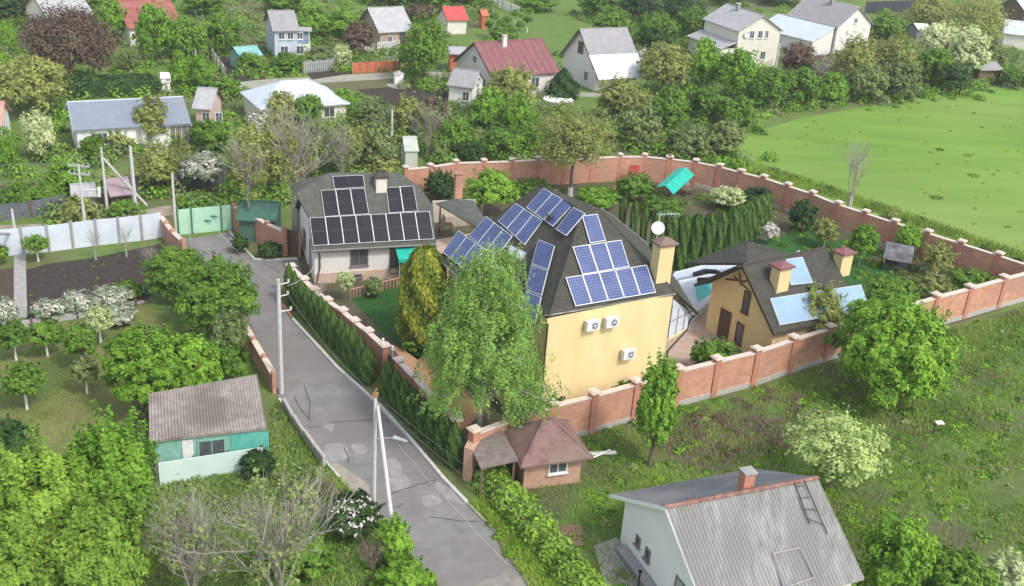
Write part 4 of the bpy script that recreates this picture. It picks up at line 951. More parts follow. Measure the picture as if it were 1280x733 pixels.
# plots, tracks
sheet('dirt_track', PP([(-60, 300), (0, 282), (80, 279), (205, 258), (292, 248), (292, 262), (205, 270), (0, 296), (-60, 312)]), .008, DIRT)
sheet('tilled_plot', PP([(31, 338), (60, 330), (120, 322), (200, 305), (215, 322), (190, 370), (165, 384), (34, 408)]), .010, SOIL)
sheet('tilled_plot', PP([(-80, 345), (20, 335), (21, 395), (-80, 425)]), .010, SOIL2)
sheet('orchard_grass', PP([(-80, 425), (180, 382), (300, 440), (180, 500), (150, 560), (-80, 640)]), .008, ORCH)
strip('garden_path', [(-60, 426), (0, 412), (70, 400), (180, 377)], .45, .0, CONCP, .03)
strip('garden_path', [(25, 318), (25, 340), (26, 398)], .75, .0, CONC, .05)
for pts, mm in (([(446, 112), (560, 104), (575, 125), (480, 134)], SOIL), ([(262, 96), (330, 92), (335, 108), (270, 112)], SOIL), ([(380, 88), (436, 82), (440, 92), (390, 100)], SOIL), ([(245, 120), (320, 112), (325, 122), (250, 132)], SOIL2),
                ([(-20, 235), (75, 225), (80, 262), (-20, 275)], SOIL2), ([(265, 60), (300, 55), (300, 90), (270, 100)], SOIL), ([(0, 88), (50, 80), (60, 100), (0, 108)], SOIL2)):
    VZ = globals().get('VZ', 0)+.0007; sheet('village_plot', PP(pts), .010+VZ, mm)
for pts in ([(640, -8), (730, -8), (745, 40), (700, 60), (640, 62), (590, 45)], [(1065, 0), (1160, -4), (1150, 11), (1070, 12)], [(560, 38), (650, 30), (680, 48), (560, 60)], [(115, 95), (230, 78), (235, 104), (120, 112)], [(680, 105), (780, 100), (790, 135), (700, 145)]):
    VY = globals().get('VY', 0)+.0004; sheet('village_grass', PP(pts), .007+VY, mat('village_grass_ground', (.09, .16, .025), (.13, .20, .04), .8, .95, .3))
strip('village_lane', [(262, 112), (330, 104), (430, 98), (520, 93), (575, 95)], 3.2, .012, mat('lane_gravel', (.27, .27, .21), (.36, .35, .29), 1, .95))
strip('village_lane', [(480, 66), (560, 68), (480, 72), (515, 78)], 1.6, .016, mat('pale_gravel', (.5, .49, .45), (.4, .4, .34), 1, .95))
strip('village_lane', [(660, 120), (720, 118), (800, 122)], 2.2, .012, mat('lane_gravel', 0))
strip('village_lane', [(820, -2), (900, 8), (960, 0), (1040, -3)], 5, .012, mat('dry_field', (.22, .21, .12), (.28, .26, .16), .5, .95))
# ================================================================ WALLS AND FENCES
def brick_wall(name, label, tops, z, th=.25, pil=.42, step=0, pm=BRICK, first=True, ph=.22, plinth=True, gate=None, cap=True):
    W = [P(*t, z) for t in tops]; T = thing(name, label, 'wall', (sum(p.x for p in W)/len(W), sum(p.y for p in W)/len(W), 0))
    for i, p in enumerate(W):
        d = (W[min(i+1, len(W)-1)]-W[max(i-1, 0)]); az = math.atan2(d.y, d.x)
        o = MB().cbox((p.x, p.y, 0), pil, pil, z+ph, az).build('pillar', BRICKD if cap else pm, T)
        if cap:
            k = MB(); k.cbox((p.x, p.y, z+ph+.002), pil+.2, pil+.2, .07, az); k.cbox((p.x, p.y, z+ph+.074), pil+.04, pil+.04, .05, az); k.build('pillar_cap', COPE, o)
    for i, (a, b) in enumerate(zip(W, W[1:])):
        if gate == i: continue
        d = (b-a); L = d.length; d.normalize(); n = Vector((-d.y, d.x, 0)); g = pil/2-.01
        a0 = Vector((a.x, a.y, 0))+d*g
        o = MB().box(a0-n*th/2, d*(L-2*g), n*th, (0, 0, z-.05)).build('wall_panel', pm, T)
        MB().box(a0-n*(th/2+.05)+Vector((0, 0, z-.048)), d*(L-2*g), n*(th+.1), (0, 0, .08)).build('coping', COPE, o)
        if plinth: MB().box(a0-n*(th/2+.045), d*(L-2*g), n*(th+.09), (0, 0, .35)).build('plinth', PLINTH, o)
    return T
brick_wall('brick_wall', 'long salmon brick wall with pale capped pillars in front of the yellow houses', [(593, 542), (641, 524), (690, 508), (742, 495), (795, 480), (848, 464), (896, 452), (946, 440), (992, 425), (1037, 411), (1081, 398), (1126, 385), (1170, 372), (1212, 361), (1255, 349), (1300, 337)], 2.3)
brick_wall('brick_wall', 'salmon brick wall with white capped pillars running along the bright green meadow', [(838, 199), (870, 203), (900, 209), (927, 216), (955, 223), (985, 233), (1016, 243), (1048, 256), (1082, 267), (1119, 279), (1160, 292), (1202, 305), (1249, 320), (1300, 337)], 2.3)
bw3 = brick_wall('brick_wall', 'far salmon brick wall behind the back garden and the cypress row', [(507, 212), (538, 209), (570, 204), (605, 203), (640, 202), (673, 200), (706, 200), (740, 198), (775, 196), (806, 196), (836, 199)], 2.3, pil=.34, plinth=False)
a = P(789, 228); b = P(789, 228); 
dd_ = (P(806, 232)-P(775, 232)).normalized(); MB().box(P(784, 229)-Vector((0, .25, 0))+Vector((0, 0, .1)), dd_*1.0, Vector((0, .02, 0)), (0, 0, 1.7)).build('door', REDM, bw3)
brick_wall('brick_wall', 'salmon brick wall behind the roadside cypress row beside the dark lawn', [(364, 334), (380, 350), (393, 363), (409, 376), (428, 389), (443, 402), (460, 415), (481, 434), (499, 452), (517, 470), (545, 500), (570, 527)], 2.1, pil=.38, ph=.1, gate=7, plinth=False)
brick_wall('brick_wall', 'pink brick wall from the mint gate to the brown gate of the white cottage', [(293, 258), (313, 268), (334, 280), (355, 289)], 1.9, pil=.3, cap=False, plinth=False)
brick_wall('brick_wall', 'short pink brick wall between the pale blue fence and the mint gate', [(201, 270), (208, 280), (216, 290), (229, 302)], 1.5, pil=.3, cap=False, plinth=False)
brick_wall('low_brick_wall', 'low orange brick wall at the left edge of the lane beside the white pole', [(305, 404), (317, 425), (330, 447), (342, 468)], 1.2, pil=.22, cap=False, plinth=False)
wr = thing('wall_return', 'rounded brown end of the brick wall beside the last roadside cypress', 'wall', P(585, 598)); q = [P(578, 600), P(589, 604), P(598, 590), P(590, 575)]
MB().prism([p+Vector((0, 0, 1.9)) for p in q], (0, 0, -1.9)).build('wall_panel', mat('tan_wall_end', (.42, .26, .18), (.52, .34, .25), 2, .85), wr)
lw = thing('low_stone_wall', 'broken low grey stone wall along the left verge below the tall white pole', 'wall', P(400, 575))
lp = [(352, 506), (364, 528), (378, 550), (392, 570), (404, 586)]
for a, b in zip(lp, lp[1:]):
    a, b = P(*a), P(*b); d = b-a; n = Vector((-d.y, d.x, 0)).normalized(); MB().box(a+d*.03, d*.9, n*.2, (0, 0, random.uniform(.45, .75))).build('wall_panel', PLINTH, lw, bevel=.03)
# wicket gate in the roadside wall with two light posts
gt = thing('wicket_gate', 'brown wicket gate in the roadside brick wall beside two thin posts', 'gate', P(489, 482)); ga, gb = P(482, 436, 2.1), P(498, 451, 2.1)
ga.z = gb.z = 0; MB().box(ga+(gb-ga)*.15, (gb-ga)*.7, Vector((.03, .03, 0)), (0, 0, 1.9)).build('leaf', FRAMEB, gt)
for k, (x, y) in enumerate(((478, 472), (490, 482))):
    l = thing('lamp_post', 'thin grey lamp post at the wicket gate, %s' % ('nearer to the pole in the lane' if k else 'nearer to the cypress row'), 'lamp post', P(x, y)); MB().tube([P(x, y), up(P(x, y), 2.3)], .045, 6).build('post', STEEL, l); MB().tube([up(P(x, y), 2.3), up(P(x, y), 2.55)], [.1, .07], 8).build('lamp', FRAMEW, l)
pl_ = thing('brown_gate', 'dark brown metal gate between pink wall and white cottage', 'gate', P(364, 318)); a, b = P(357, 316), P(375, 322)
MB().box(a, b-a, Vector((0, .06, 0)), (0, 0, 1.9)).build('leaf', FRAMEB, pl_); MB().cbox(a, .12, .12, 2.1).build('post', BRICKD, pl_); MB().cbox(b, .12, .12, 2.1).build('post', BRICKD, pl_)
fb = thing('yard_railing', 'low terracotta railing along the lawn in front of the white cottage', 'railing', P(480, 368)); m_ = MB(); pts = [P(438, 374), P(470, 366), P(505, 358)]
for a, b in zip(pts, pts[1:]):
    n = 8
    for k in range(n+1): m_.cbox(a.lerp(b, k/n), .07, .07, .7)
    m_.tube([a+Vector((0, 0, .7)), b+Vector((0, 0, .7))], .05, 4)
m_.build('rail', mat('terracotta_rail', (.42, .23, .15), (.5, .3, .2), 3, .8), fb)
mg = thing('mint_gate', 'mint green sheet metal gate closing the end of the lane', 'gate', P(255, 290)); a, b = P(224, 294), P(291, 287); d = b-a
MB().box(a, d, Vector((0, .05, 0)), (0, 0, 2.0)).build('sheet', MINT, mg)
for u in (0, .25, .8, 1): MB().cbox(a+d*u+Vector((0, -.06, 0)), .1, .1, 2.15).build('post', mat('green_post', (.1, .22, .15), None, 3, .7), mg)
for u, k in ((.5, .9), (.62, 1.2)): MB().cbox(a+d*u+Vector((0, -.05, k)), .9, .02, .12).build('patch', mat('dark_patch', (.08, .25, .2), None, 3, .7), mg)
cf = thing('concrete_fence', 'pale blue concrete panel fence along the dirt track behind the tilled plot', 'fence', P(100, 306)); pts = [(-70, 330), (0, 321), (30, 318), (62, 315), (92, 311), (122, 307), (150, 304), (178, 301), (203, 297)]
for a, b in zip(pts, pts[1:]):
    a, b = P(*a), P(*b); d = (b-a).normalized(); n = Vector((-d.y, d.x, 0))
    MB().box(a, (b-a), n*.07, (0, 0, 1.95)).build('fence_panel', BLUEW, cf); MB().cbox(a-n*.03, .16, .16, 2.05, math.atan2(d.y, d.x)).build('post', CONC, cf)
def board_fence(name, label, pts, h, m, post=WOOD, n=2, cat='fence', pick=0):
    W = PP(pts); T = thing(name, label, cat, sum(W, Vector())/len(W)); bo = MB(); po = MB()
    for a, b in zip(W, W[1:]):
        d = (b-a).normalized(); L = (b-a).length; nn = Vector((-d.y, d.x, 0))
        if pick:
            k = int(L/pick)
            for i in range(k+1): bo.cbox(a+d*pick*i, pick*.55, .04, h*random.uniform(.93, 1.03), math.atan2(d.y, d.x))
            bo.box(a+Vector((0, 0, h*.3))+nn*.03, b-a, nn*.03, (0, 0, .08)).box(a+Vector((0, 0, h*.75))+nn*.03, b-a, nn*.03, (0, 0, .08))
        else: bo.box(a, b-a, nn*.04, (0, 0, h))
        k = max(1, int(L/2.5))
        for i in range(k+1): MB().cbox(a.lerp(b, i/k)-nn*.07, .1, .1, h+.1).build('post', post, T)
    bo.build('boards', m, T)
board_fence('dark_fence', 'dark grey sheet fence behind the grassy verge and braced poles', [(132, 247), (180, 243), (230, 238), (286, 228)], 1.6, mat('dark_sheet', (.10, .11, .13), (.15, .16, .18), 1, .7))
board_fence('dark_fence', 'dark sheet fence at the left edge beyond the dirt track', [(-30, 280), (40, 272), (84, 264)], 1.3, mat('dark_sheet', 0))
board_fence('picket_fence', 'white picket fence beside the teal shed', [(262, 66), (272, 84), (282, 98)], 1.3, FRAMEW, pick=.3)
board_fence('picket_fence', 'white picket fence at the top of the orchard', [(612, 2), (628, 12), (650, 20)], 1.6, FRAMEW, pick=.3)
board_fence('picket_fence', 'pale fence in front of the silvery roofed house', [(436, 62), (470, 64), (505, 60)], 1.2, FRAMEW, pick=.3)
board_fence('metal_gate', 'light grey barred gate on the village lane', [(378, 92), (420, 88)], 1.5, STEEL, pick=.25, cat='gate')
board_fence('dark_fence', 'long dark fence behind the farmhouse', [(1080, 17), (1150, 14), (1155, 12)], 2.2, mat('dark_sheet2', (.05, .06, .08), None, 1, .7))
board_fence('plot_fence', 'thin wire and post fence between the tilled plot and the orchard row', [(40, 408), (110, 396), (170, 384)], .5, STEEL, pick=2.0)
# ================================================================ POLES AND WIRES
def pole(name, label, base, top, r=.13, h=None, extra=None, m=POLEC):
    p = P(*base); hh = h or ztop(p.x, p.y, top); T = thing(name, label, 'utility pole', p); MB().tube([p, p+Vector((0, 0, hh))], [r, r*.7], 8).build('post', m, T); return T, p, hh
pA, a_, ha = pole('utility_pole', 'tall white concrete pole at the left edge of the lane beside the shed', (352, 492), 350, .14)
for k, (dx, dz) in enumerate(((.5, -.3), (.45, -1.0), (.6, -1.9))): MB().tube([a_+Vector((0, 0, ha+dz)), a_+Vector((dx, .15, ha+dz+.1))], .035, 5).tube([a_+Vector((dx, .15, ha+dz+.1)), a_+Vector((dx, .15, ha+dz+.28))], .05, 6).build('insulator_bracket', FRAMEW, pA)
pB, b_, hb_ = pole('utility_pole', 'concrete pole with a slanted brace standing in the lane verge near the bottom', (467, 655), 494, .105)
MB().tube([P(498, 716, 0), b_+Vector((.1, 0, hb_-.5))], [.11, .08], 8).build('brace', POLEC, pB); MB().tube([b_+Vector((-.1, 0, hb_)), b_+Vector((.05, 0, hb_+.35))], .05, 5).cbox(b_+Vector((0, 0, hb_-.05)), .24, .2, .16).build('head_bracket', mat('ochre_metal', (.33, .2, .07), None, 3, .6), pB)
MB().tube([b_+Vector((0, 0, 4.6)), b_+Vector((1.0, -.5, 5.1))], .04, 5).tube([b_+Vector((.9, -.45, 5.05)), b_+Vector((1.5, -.75, 5.1))], [.1, .06], 6).build('street_light', STEEL, pB)
pC, c_, hc_ = pole('utility_pole', 'concrete pole behind the pale blue fence carrying a slanted brace to the right', (134.5, 266), 184, .13)
MB().tube([P(183, 257, 0), c_+Vector((.1, 0, hc_-.9))], [.13, .09], 8).build('brace', POLEC, pC)
pD, d_, hd_ = pole('utility_pole', 'thick concrete pole behind the pale blue fence, right of the slanted brace', (170.5, 271), 183, .16)
pE, e_, he_ = pole('utility_pole', 'concrete pole with crossarms and insulators behind the pale blue fence', (108, 297), 206, .12)
x_ = MB(); 
for dz in (-.15, -.75): x_.cbox(e_+Vector((0, 0, he_+dz)), 1.5, .1, .1)
for dx in (-.7, -.35, .35, .7):
    for dz in (-.05, -.65): x_.tube([e_+Vector((dx, 0, he_+dz)), e_+Vector((dx, 0, he_+dz+.2))], .05, 6)
x_.build('crossarm', STEEL, pE); MB().tube([e_+Vector((.1, 0, he_-1.9)), e_+Vector((1.3, 0, he_-1.75))], .05, 5).tube([e_+Vector((1.25, 0, he_-2.3)), e_+Vector((1.3, 0, he_-1.6))], .13, 7).build('street_light', FRAMEW, pE)
pF, f_, hf_ = pole('utility_pole', 'plain white pole standing at the mint green gate', (220.5, 294), 217, .12)
pG, g_, hg_ = pole('utility_pole', 'grey concrete pole among the bushes above the white cottage', (489, 200), 137, .12)
pH, h_, hh_ = pole('utility_pole', 'concrete pole below the two storey house in the upper right', (962, 128), 55, .13)
pI, i_, hi_ = pole('utility_pole', 'thin pole left of the pink cottage near the teal shed', (246, 92), 62, .1)
pJ, j_, hj_ = pole('utility_pole', 'leaning concrete brace pole cut by the left edge above the pale blue fence', (19, 292), 262, .12); 
MB().tube([P(19, 292, 0), P(-22, 292, 7)], .11, 7).build('brace', POLEC, pJ)
pK = thing('sign_post', 'thin grey post with a bent top standing on the asphalt near the mint gate', 'post', P(238, 306)); MB().tube([P(238, 306, 0), up(P(238, 306), 2.1), up(P(236, 306), 2.25)], .035, 6).build('post', STEEL, pK)
def wire(name, label, a, b, sag=.5, r=.014, m=WIRE, group=None):
    pts = [a.lerp(b, k/14)-Vector((0, 0, sag*4*(k/14)*(1-k/14))) for k in range(15)]; o = MB().tube(pts, r, 4).build(name, m); tag(o, label, 'cable', group); return o
tpv = lambda p, h, dx=0, dy=0: p+Vector((dx, dy, h))
wire('overhead_cable', 'cable from the crossarm pole running off the left edge, upper strand', tpv(e_, he_+.1, -.7), Vector((-60, 62, 6.8)))
wire('overhead_cable', 'cable from the crossarm pole running off the left edge, middle strand', tpv(e_, he_+.1, -.35), Vector((-60, 61.3, 6.8)))
wire('overhead_cable', 'cable from the crossarm pole running off the left edge, lower strand', tpv(e_, he_-.5, -.7), Vector((-60, 60.6, 6.2)))
wire('overhead_cable', 'short cable between crossarm pole and braced pole', tpv(e_, he_+.1, .7), tpv(c_, hc_))
wire('overhead_cable', 'short lower cable between crossarm pole and braced pole', tpv(e_, he_-.5, .7), tpv(c_, hc_-.5))
wire('overhead_cable', 'short cable between the braced pole and the thick pole beside it', tpv(c_, hc_), tpv(d_, hd_))
wire('overhead_cable', 'cable from the thick pole over the bushes towards the grey pole', tpv(d_, hd_), tpv(g_, hg_), 1.2)
wire('overhead_cable', 'second cable from the thick pole over the bushes towards the grey pole', tpv(d_, hd_-.5), tpv(g_, hg_-.5), 1.4)
wire('overhead_cable', 'pale cable from the tall lane pole to the cottage wall pillar', tpv(a_, ha-.3, .5), P(393, 333, 2.6), .25, .014, FRAMEW)
wire('overhead_cable', 'pale cable from the tall lane pole over the shrubs to the upper left', tpv(a_, ha-.5, 0), tpv(f_, hf_), .6, .010, STEEL)
wire('overhead_cable', 'sagging grey cable along the lane from the braced pole to the bottom edge, left strand', tpv(b_, hb_-.2, .1), Vector((3.5, 30, 6.2)), .6, .009, WIRE)
wire('overhead_cable', 'sagging grey cable along the lane from the braced pole to the bottom edge, right strand', tpv(b_, hb_-.1, .2), Vector((4.3, 30.6, 6.2)), .6, .009, WIRE)
wire('overhead_cable', 'cable from the braced lane pole to the tall white lane pole', tpv(b_, hb_), tpv(a_, ha), .5)
wire('overhead_cable', 'cable spanning the trees left of the maroon roof', tpv(i_, hi_), tpv(g_, hg_), 1.6)
wire('overhead_cable', 'long cable across the upper left over the purple leaved tree', tpv(i_, hi_), Vector((-80, 96, 8)), 1)
# ================================================================ VEGETATION
SEG = dict(cat='shrub')
# --- near and middle distance, each with its own crown
tree('lime', (-15, 548, 115, 760), 1.0, 'big lime green leafy tree filling the bottom left corner', near=30000, ls=.15, dens=1.0)
tree('bright', (75, 515, 198, 700), 1.0, 'fresh green leafy tree directly left of the corrugated shed', near=24000, ls=.15)
tree('lime', (60, 620, 190, 790), .6, 'lime green leafy tree cut by the bottom edge next to the grey bare trees', near=20000, ls=.15)
tree('lime', (-40, 640, 80, 800), .8, 'lime green tree cut by the bottom left corner of the frame', near=16000, ls=.15)
tree('dark', (-25, 520, 40, 600), .3, 'dark bush at the left edge between orchard and lime green tree', cat='shrub', near=8000, ls=.14)
tree('bright', (128, 405, 240, 512), .8, 'shaggy bright green tree behind the corrugated shed', near=24000, ls=.17)
tree('bright', (205, 420, 282, 505), .6, 'smaller bright green tree touching the upper corner of the corrugated shed roof', near=13000, ls=.16)
tree('green', (178, 308, 262, 378), .3, 'rounded green shrub at the lane bend below the mint gate', cat='shrub', near=12000, ls=.15)
tree('green', (215, 322, 322, 418), .3, 'large green shrub overhanging the left side of the lane', cat='shrub', near=16000, ls=.15)
tree('scrub', (262, 385, 312, 450), .3, 'grey green shrub between the lane wall and the shaggy tree', cat='shrub', near=7000, ls=.13)
tree('green', (268, 430, 312, 478), .2, 'low green bush just above the shed roof corner', cat='shrub', near=5000, ls=.13)
tree('scrub', (165, 470, 200, 530), .2, 'thin leafy bush left of the corrugated roof', cat='shrub', near=4500, ls=.13)
tree('bright', (1047, 368, 1192, 516), .1, 'large round bright green tree in front of the brick wall at the right', near=34000, ls=.19, name='round_tree')
tree('bright', (1050, 372, 1120, 440), 2.4, 'upper left lobe tree rising over the wall beside the large round green tree', near=9000, ls=.18)
tree('bright', (793, 446, 850, 574), .8, 'narrow green tree growing against the outside of the brick wall', near=5500, ls=.15)
tree('yellowpale', (980, 508, 1118, 612), .9, 'airy pale yellow green tree behind the corrugated roof house', near=4200, ls=.12, name='airy_tree')
tree('bright', (1075, 640, 1165, 760), .2, 'green bush at the bottom edge right of the corrugated roof', cat='shrub', near=11000, ls=.14)
tree('green', (1140, 680, 1245, 770), .1, 'wide green bush at the bottom right edge', cat='shrub', near=10000, ls=.14)
tree('lime', (1015, 700, 1090, 760), .1, 'lime green bush beside the rusty lean-to', cat='shrub', near=6000, ls=.13)
tree('pale', (1225, 690, 1300, 760), .1, 'pale bush cut by the bottom right corner', cat='shrub', near=5000, ls=.13)
tree('dark', (404, 615, 482, 675), .4, 'dark bush with white blossom beside the braced lane pole', cat='shrub', name='blossoming_shrub', near=10000, ls=.12, blossom=450)
tree('bright', (470, 648, 515, 712), .1, 'fresh green bush at the foot of the pole brace', cat='shrub', near=6000, ls=.12)
tree('bright', (465, 695, 545, 760), .05, 'low bright green bush at the bottom edge of the lane', cat='shrub', near=6000, ls=.12)
tree('green', (330, 655, 420, 725), .1, 'green bush between the two grey bare trees and the pole', cat='shrub', near=7000, ls=.12)
tree('dark', (300, 560, 345, 600), .1, 'dark green bush in front of the pale teal fence', cat='shrub', near=4000, ls=.12)
tree('scrub', (355, 590, 410, 640), .1, 'olive bush on the left verge of the lane', cat='shrub', near=4000, ls=.12)
bare_tree((172, 600, 300, 765), 'grey leafless tree between the lime green trees and the other bare tree', seed=3, leaf=('scrub', 1500))
bare_tree((292, 575, 400, 765), 'grey leafless tree right of its twin below the pale teal fence', seed=5, leaf=('scrub', 900))
bare_tree((440, 655, 492, 720), 'small tangled brown bare shrub below the blossoming bush', seed=8, m=mat('brown_twig', (.2, .15, .12), (.3, .24, .2), 5), cat='shrub', name='bare_shrub', th=.1)
bare_tree((385, 585, 425, 640), 'thin brown bare shrub beside the broken lane edge', seed=9, m=mat('brown_twig', 0), cat='shrub', name='bare_shrub', th=.1)
bare_tree((1052, 165, 1092, 250), 'thin leafless grey tree standing alone at the edge of the meadow', seed=12, n1=5, twig=1, th=1.2)
bare_tree((335, 140, 402, 262), 'tall pale trunked half bare tree behind the left corner of the white cottage roof', seed=41, n1=7, twig=2, th=3.0, leaf=('olive', 1600))
bare_tree((284, 165, 334, 270), 'pale trunked half bare tree behind the green shed roof', seed=43, n1=6, twig=2, th=2.0, leaf=('olive', 1200))
bare_tree((400, 150, 455, 226), 'grey half bare tree directly above the panels of the white cottage', seed=47, n1=7, twig=2, th=1.0, leaf=('scrub', 1000))
bare_tree((512, 120, 560, 190), 'grey half bare tree near the greenhouse', seed=49, n1=7, twig=2, th=1.0, leaf=('scrub', 900))
bare_tree((1010, 60, 1050, 112), 'grey half bare tree in front of the long pale lean-to', seed=51, n1=7, twig=2, th=1.0, leaf=('brown', 900))
# --- weeping birch
def weeping(bb, th, label, ns, nl):
    loc, r, c, zc = solve_crown(bb, th, .4); T = thing('weeping_birch', label, 'tree', loc); H = zc+c
    mb = MB(); top = Vector((.15, .1, H*.93)); mb.tube([(0, 0, -.1), (.1, 0, H*.5), top], [.17, .11, .03], 8)
    rd = random.Random(4); anchors = []
    for k in range(34):
        f = rd.uniform(.22, .95); a = rd.uniform(0, 6.283); s = Vector((.1, 0, H*f)); rr = r*(.95-.75*max(0, f-.3)/.7)*rd.uniform(.55, 1.0)
        e = s+Vector((math.cos(a)*rr, math.sin(a)*rr, rr*.35)); mid = (s+e)/2+Vector((0, 0, .3*rr)); mb.tube([s, mid, e], [.05, .035, .012], 4)
        for _ in range(3):
            g = mid.lerp(e, rd.uniform(.1, .9)); g2 = g+Vector((rd.uniform(-.8, .8), rd.uniform(-.8, .8), rd.uniform(-.3, .5))); mb.tube([g, g2], [.02, .008], 3); anchors += [g, g2, e]
    mb.build('trunk', BIRCHW, T).matrix_parent_inverse = Matrix.Identity(4)
    A = np.array([tuple(v) for v in anchors]); k = rng.integers(0, len(A), ns); base = A[k]+rng.normal(size=(ns, 3))*np.array([.35, .35, .25])
    n = len(base); ln = rng.uniform(.3, 1.0, n); ln = np.minimum(ln, base[:, 2]-.5)
    j = np.repeat(np.arange(n), nl); t = rng.uniform(0, 1, len(j))
    out = base[:, :2]/(np.linalg.norm(base[:, :2], axis=1, keepdims=True)+.01)
    p = base[j].copy(); p[:, 2] -= t*ln[j]; p[:, :2] += out[j]*(.25*np.sqrt(t))[:, None]; p += rng.normal(size=p.shape)*.05
    p2, nr2, tn2 = crown_pts(46000, 150, br=(.07, .19)); zf = np.clip((p2[:, 2:3]+.25)/1.25, 0, 1); p2 = p2*np.concatenate([1-.48*zf, 1-.48*zf, np.ones_like(zf)], 1)
    p2 = p2*np.array([r*1.05, r*1.05, c])+np.array([0, 0, zc]); leaves('crown', p2, nr2, .062, tn2, LM['birch'], T, asp=.6)
    bt = rng.uniform(0, 1, n); nr = rdir(len(j))+np.concatenate([out[j]*.6, np.full((len(j), 1), .4)], 1)
    leaves('twig_tips', p, nr, .065, np.clip(bt[j]*.6+rng.uniform(0, .4, len(j)), 0, 1), LM['birch'], T, asp=.55)
weeping((516, 308, 692, 578), .2, 'tall weeping birch with white trunk between the lawn and the yellow house', 1700, 16)
# --- golden thuja
def cone_tree(bb, kind, label, ls=.12, n=16000):
    loc, r, c, zc = solve_crown(bb, 0.05, .5); h = zc+c
    T = thing('golden_thuja' if kind == 'gold' else 'conifer', label, 'conifer', loc); me = spindle(kind, n, 1 if kind == 'gold' else .62, ls/r, h/r)
    o = bpy.data.objects.new('foliage', me); COL.objects.link(o); o.parent = T; o.scale = (r, r, h)
    MB().tube([(0, 0, 0), (0, 0, h*.5)], [.1, .05], 6).build('trunk', BARK, T).matrix_parent_inverse = Matrix.Identity(4)
cone_tree((499, 310, 563, 438), 'gold', 'golden yellow thuja at the corner of the dark lawn', .12, 15000)
cone_tree((530, 345, 565, 440), 'scrub', 'green conifer pressed between golden thuja and birch', .12, 9000)
cone_tree((683, 86, 725, 124), 'dark', 'dark conifer in front of the steep grey roofed house', .2, 2500)
cone_tree((467, 25, 478, 58), 'dark', 'slim dark conifer at the left of the pair in front of the silvery roof', .2, 1200)
cone_tree((476, 30, 486, 58), 'dark', 'slim dark conifer at the right of the pair in front of the silvery roof', .2, 1200)
# --- roadside cypresses
SP = spindle('cypress', 7000, .5, .12, 6.5)
ctop = [(357, 339), (372, 358), (382, 364), (390, 371), (398, 378), (406, 385), (415, 393), (424, 401), (433, 409), (442, 414), (450, 421), (457, 429), (464, 437)]
base0, base1 = P(362, 380), P(459, 479)
ords = ['first', 'second', 'third', 'fourth', 'fifth', 'sixth', 'seventh', 'eighth', 'ninth', 'tenth', 'eleventh', 'twelfth', 'thirteenth', 'fourteenth', 'fifteenth', 'sixteenth']
SP = spindle('cypress', 7000, .3, .11, 6.5)
for i, t_ in enumerate(ctop):
    p = base0.lerp(base1, (i/12)**.95 if i else 0); s = scale_at(p); hh = random.uniform(2.6, 3.0)
    if i == 12: hh = 2.5
    cypress(p.x+random.uniform(-.05, .05), p.y, hh*random.uniform(.88, 1.05), random.uniform(.31, .37) if i < 12 else .52, 'clipped cypress by the lane, %s of thirteen from the cottage end' % ords[i], 'cypresses along the lane before the wicket gate', SP)
base0, base1 = P(483, 501), P(566, 584)
for i in range(8):
    p = base0.lerp(base1, i/7); cypress(p.x, p.y, random.uniform(2.4, 2.75), .40, 'clipped cypress past the wicket gate, %s of eight from the gate' % ords[i], 'cypresses along the lane after the wicket gate', SP)
# --- tall cypress row in the back garden
SP2 = spindle('cypress', 6000, 0, .16, 6.0)
xs = [(772, 246, 322), (786, 250, 328), (799, 258, 330), (815, 262, 334), (832, 266, 336), (848, 268, 337), (863, 267, 337), (879, 266, 336), (893, 263, 333), (907, 259, 329), (917, 254, 318), (927, 250, 308), (936, 246, 300), (945, 243, 292), (953, 241, 285)]
for i, (x, yt, yb) in enumerate(xs):
    p = P(x, yb); hh = ztop(p.x, p.y, yt+2); cypress(p.x, p.y, hh, random.uniform(.46, .54) if i > 2 else .3, 'tall columnar cypress in the back garden row, %s of fifteen from the left' % ords[i], 'tall cypress row in the back garden', SP2)
# --- hedge along the lane
hd = [(612, 600), (640, 640), (668, 668), (695, 700), (722, 735), (745, 765)]
for i, (a, b) in enumerate(zip(hd, hd[1:])): pass
W = PP(hd); T = thing('flowering_hedge', 'bright yellow green clipped hedge running down the right of the lane to the bottom edge', 'hedge', W[2]); n = 30000; t = rng.uniform(0, len(W)-1.001, n); i_ = t.astype(int); fr_ = t-i_
Wn = np.array([tuple(v) for v in W]); c = Wn[i_]*(1-fr_)[:, None]+Wn[i_+1]*fr_[:, None]; e = rdir(n); e[:, 2] = np.abs(e[:, 2]); lump = 1+.25*np.sin(t*9)+.15*np.sin(t*23)
p = c+e*(np.array([.75, .75, 1.1])*(lump*rng.uniform(.7, 1, n))[:, None])-np.array([tuple(W[2])]); leaves('foliage', p, e+rdir(n)*.6+[0, 0, .4], .11, np.clip(.5+.3*np.sin(t*17)+rng.uniform(-.4, .4, n), 0, 1), LM['lime'], T)
mb = MB()
for k in range(24):
    q = W[0].lerp(W[-1], 0) if 0 else Vector(tuple(Wn[min(int(k*5/24), 4)]*(1-(k*5/24) % 1)+Wn[min(int(k*5/24)+1, 5)]*((k*5/24) % 1)))-W[2]; mb.tube([q, q+Vector((random.uniform(-.2, .2), 0, .9))], [.04, .015], 4)
mb.build('stems', BARK, T).matrix_parent_inverse = Matrix.Identity(4)
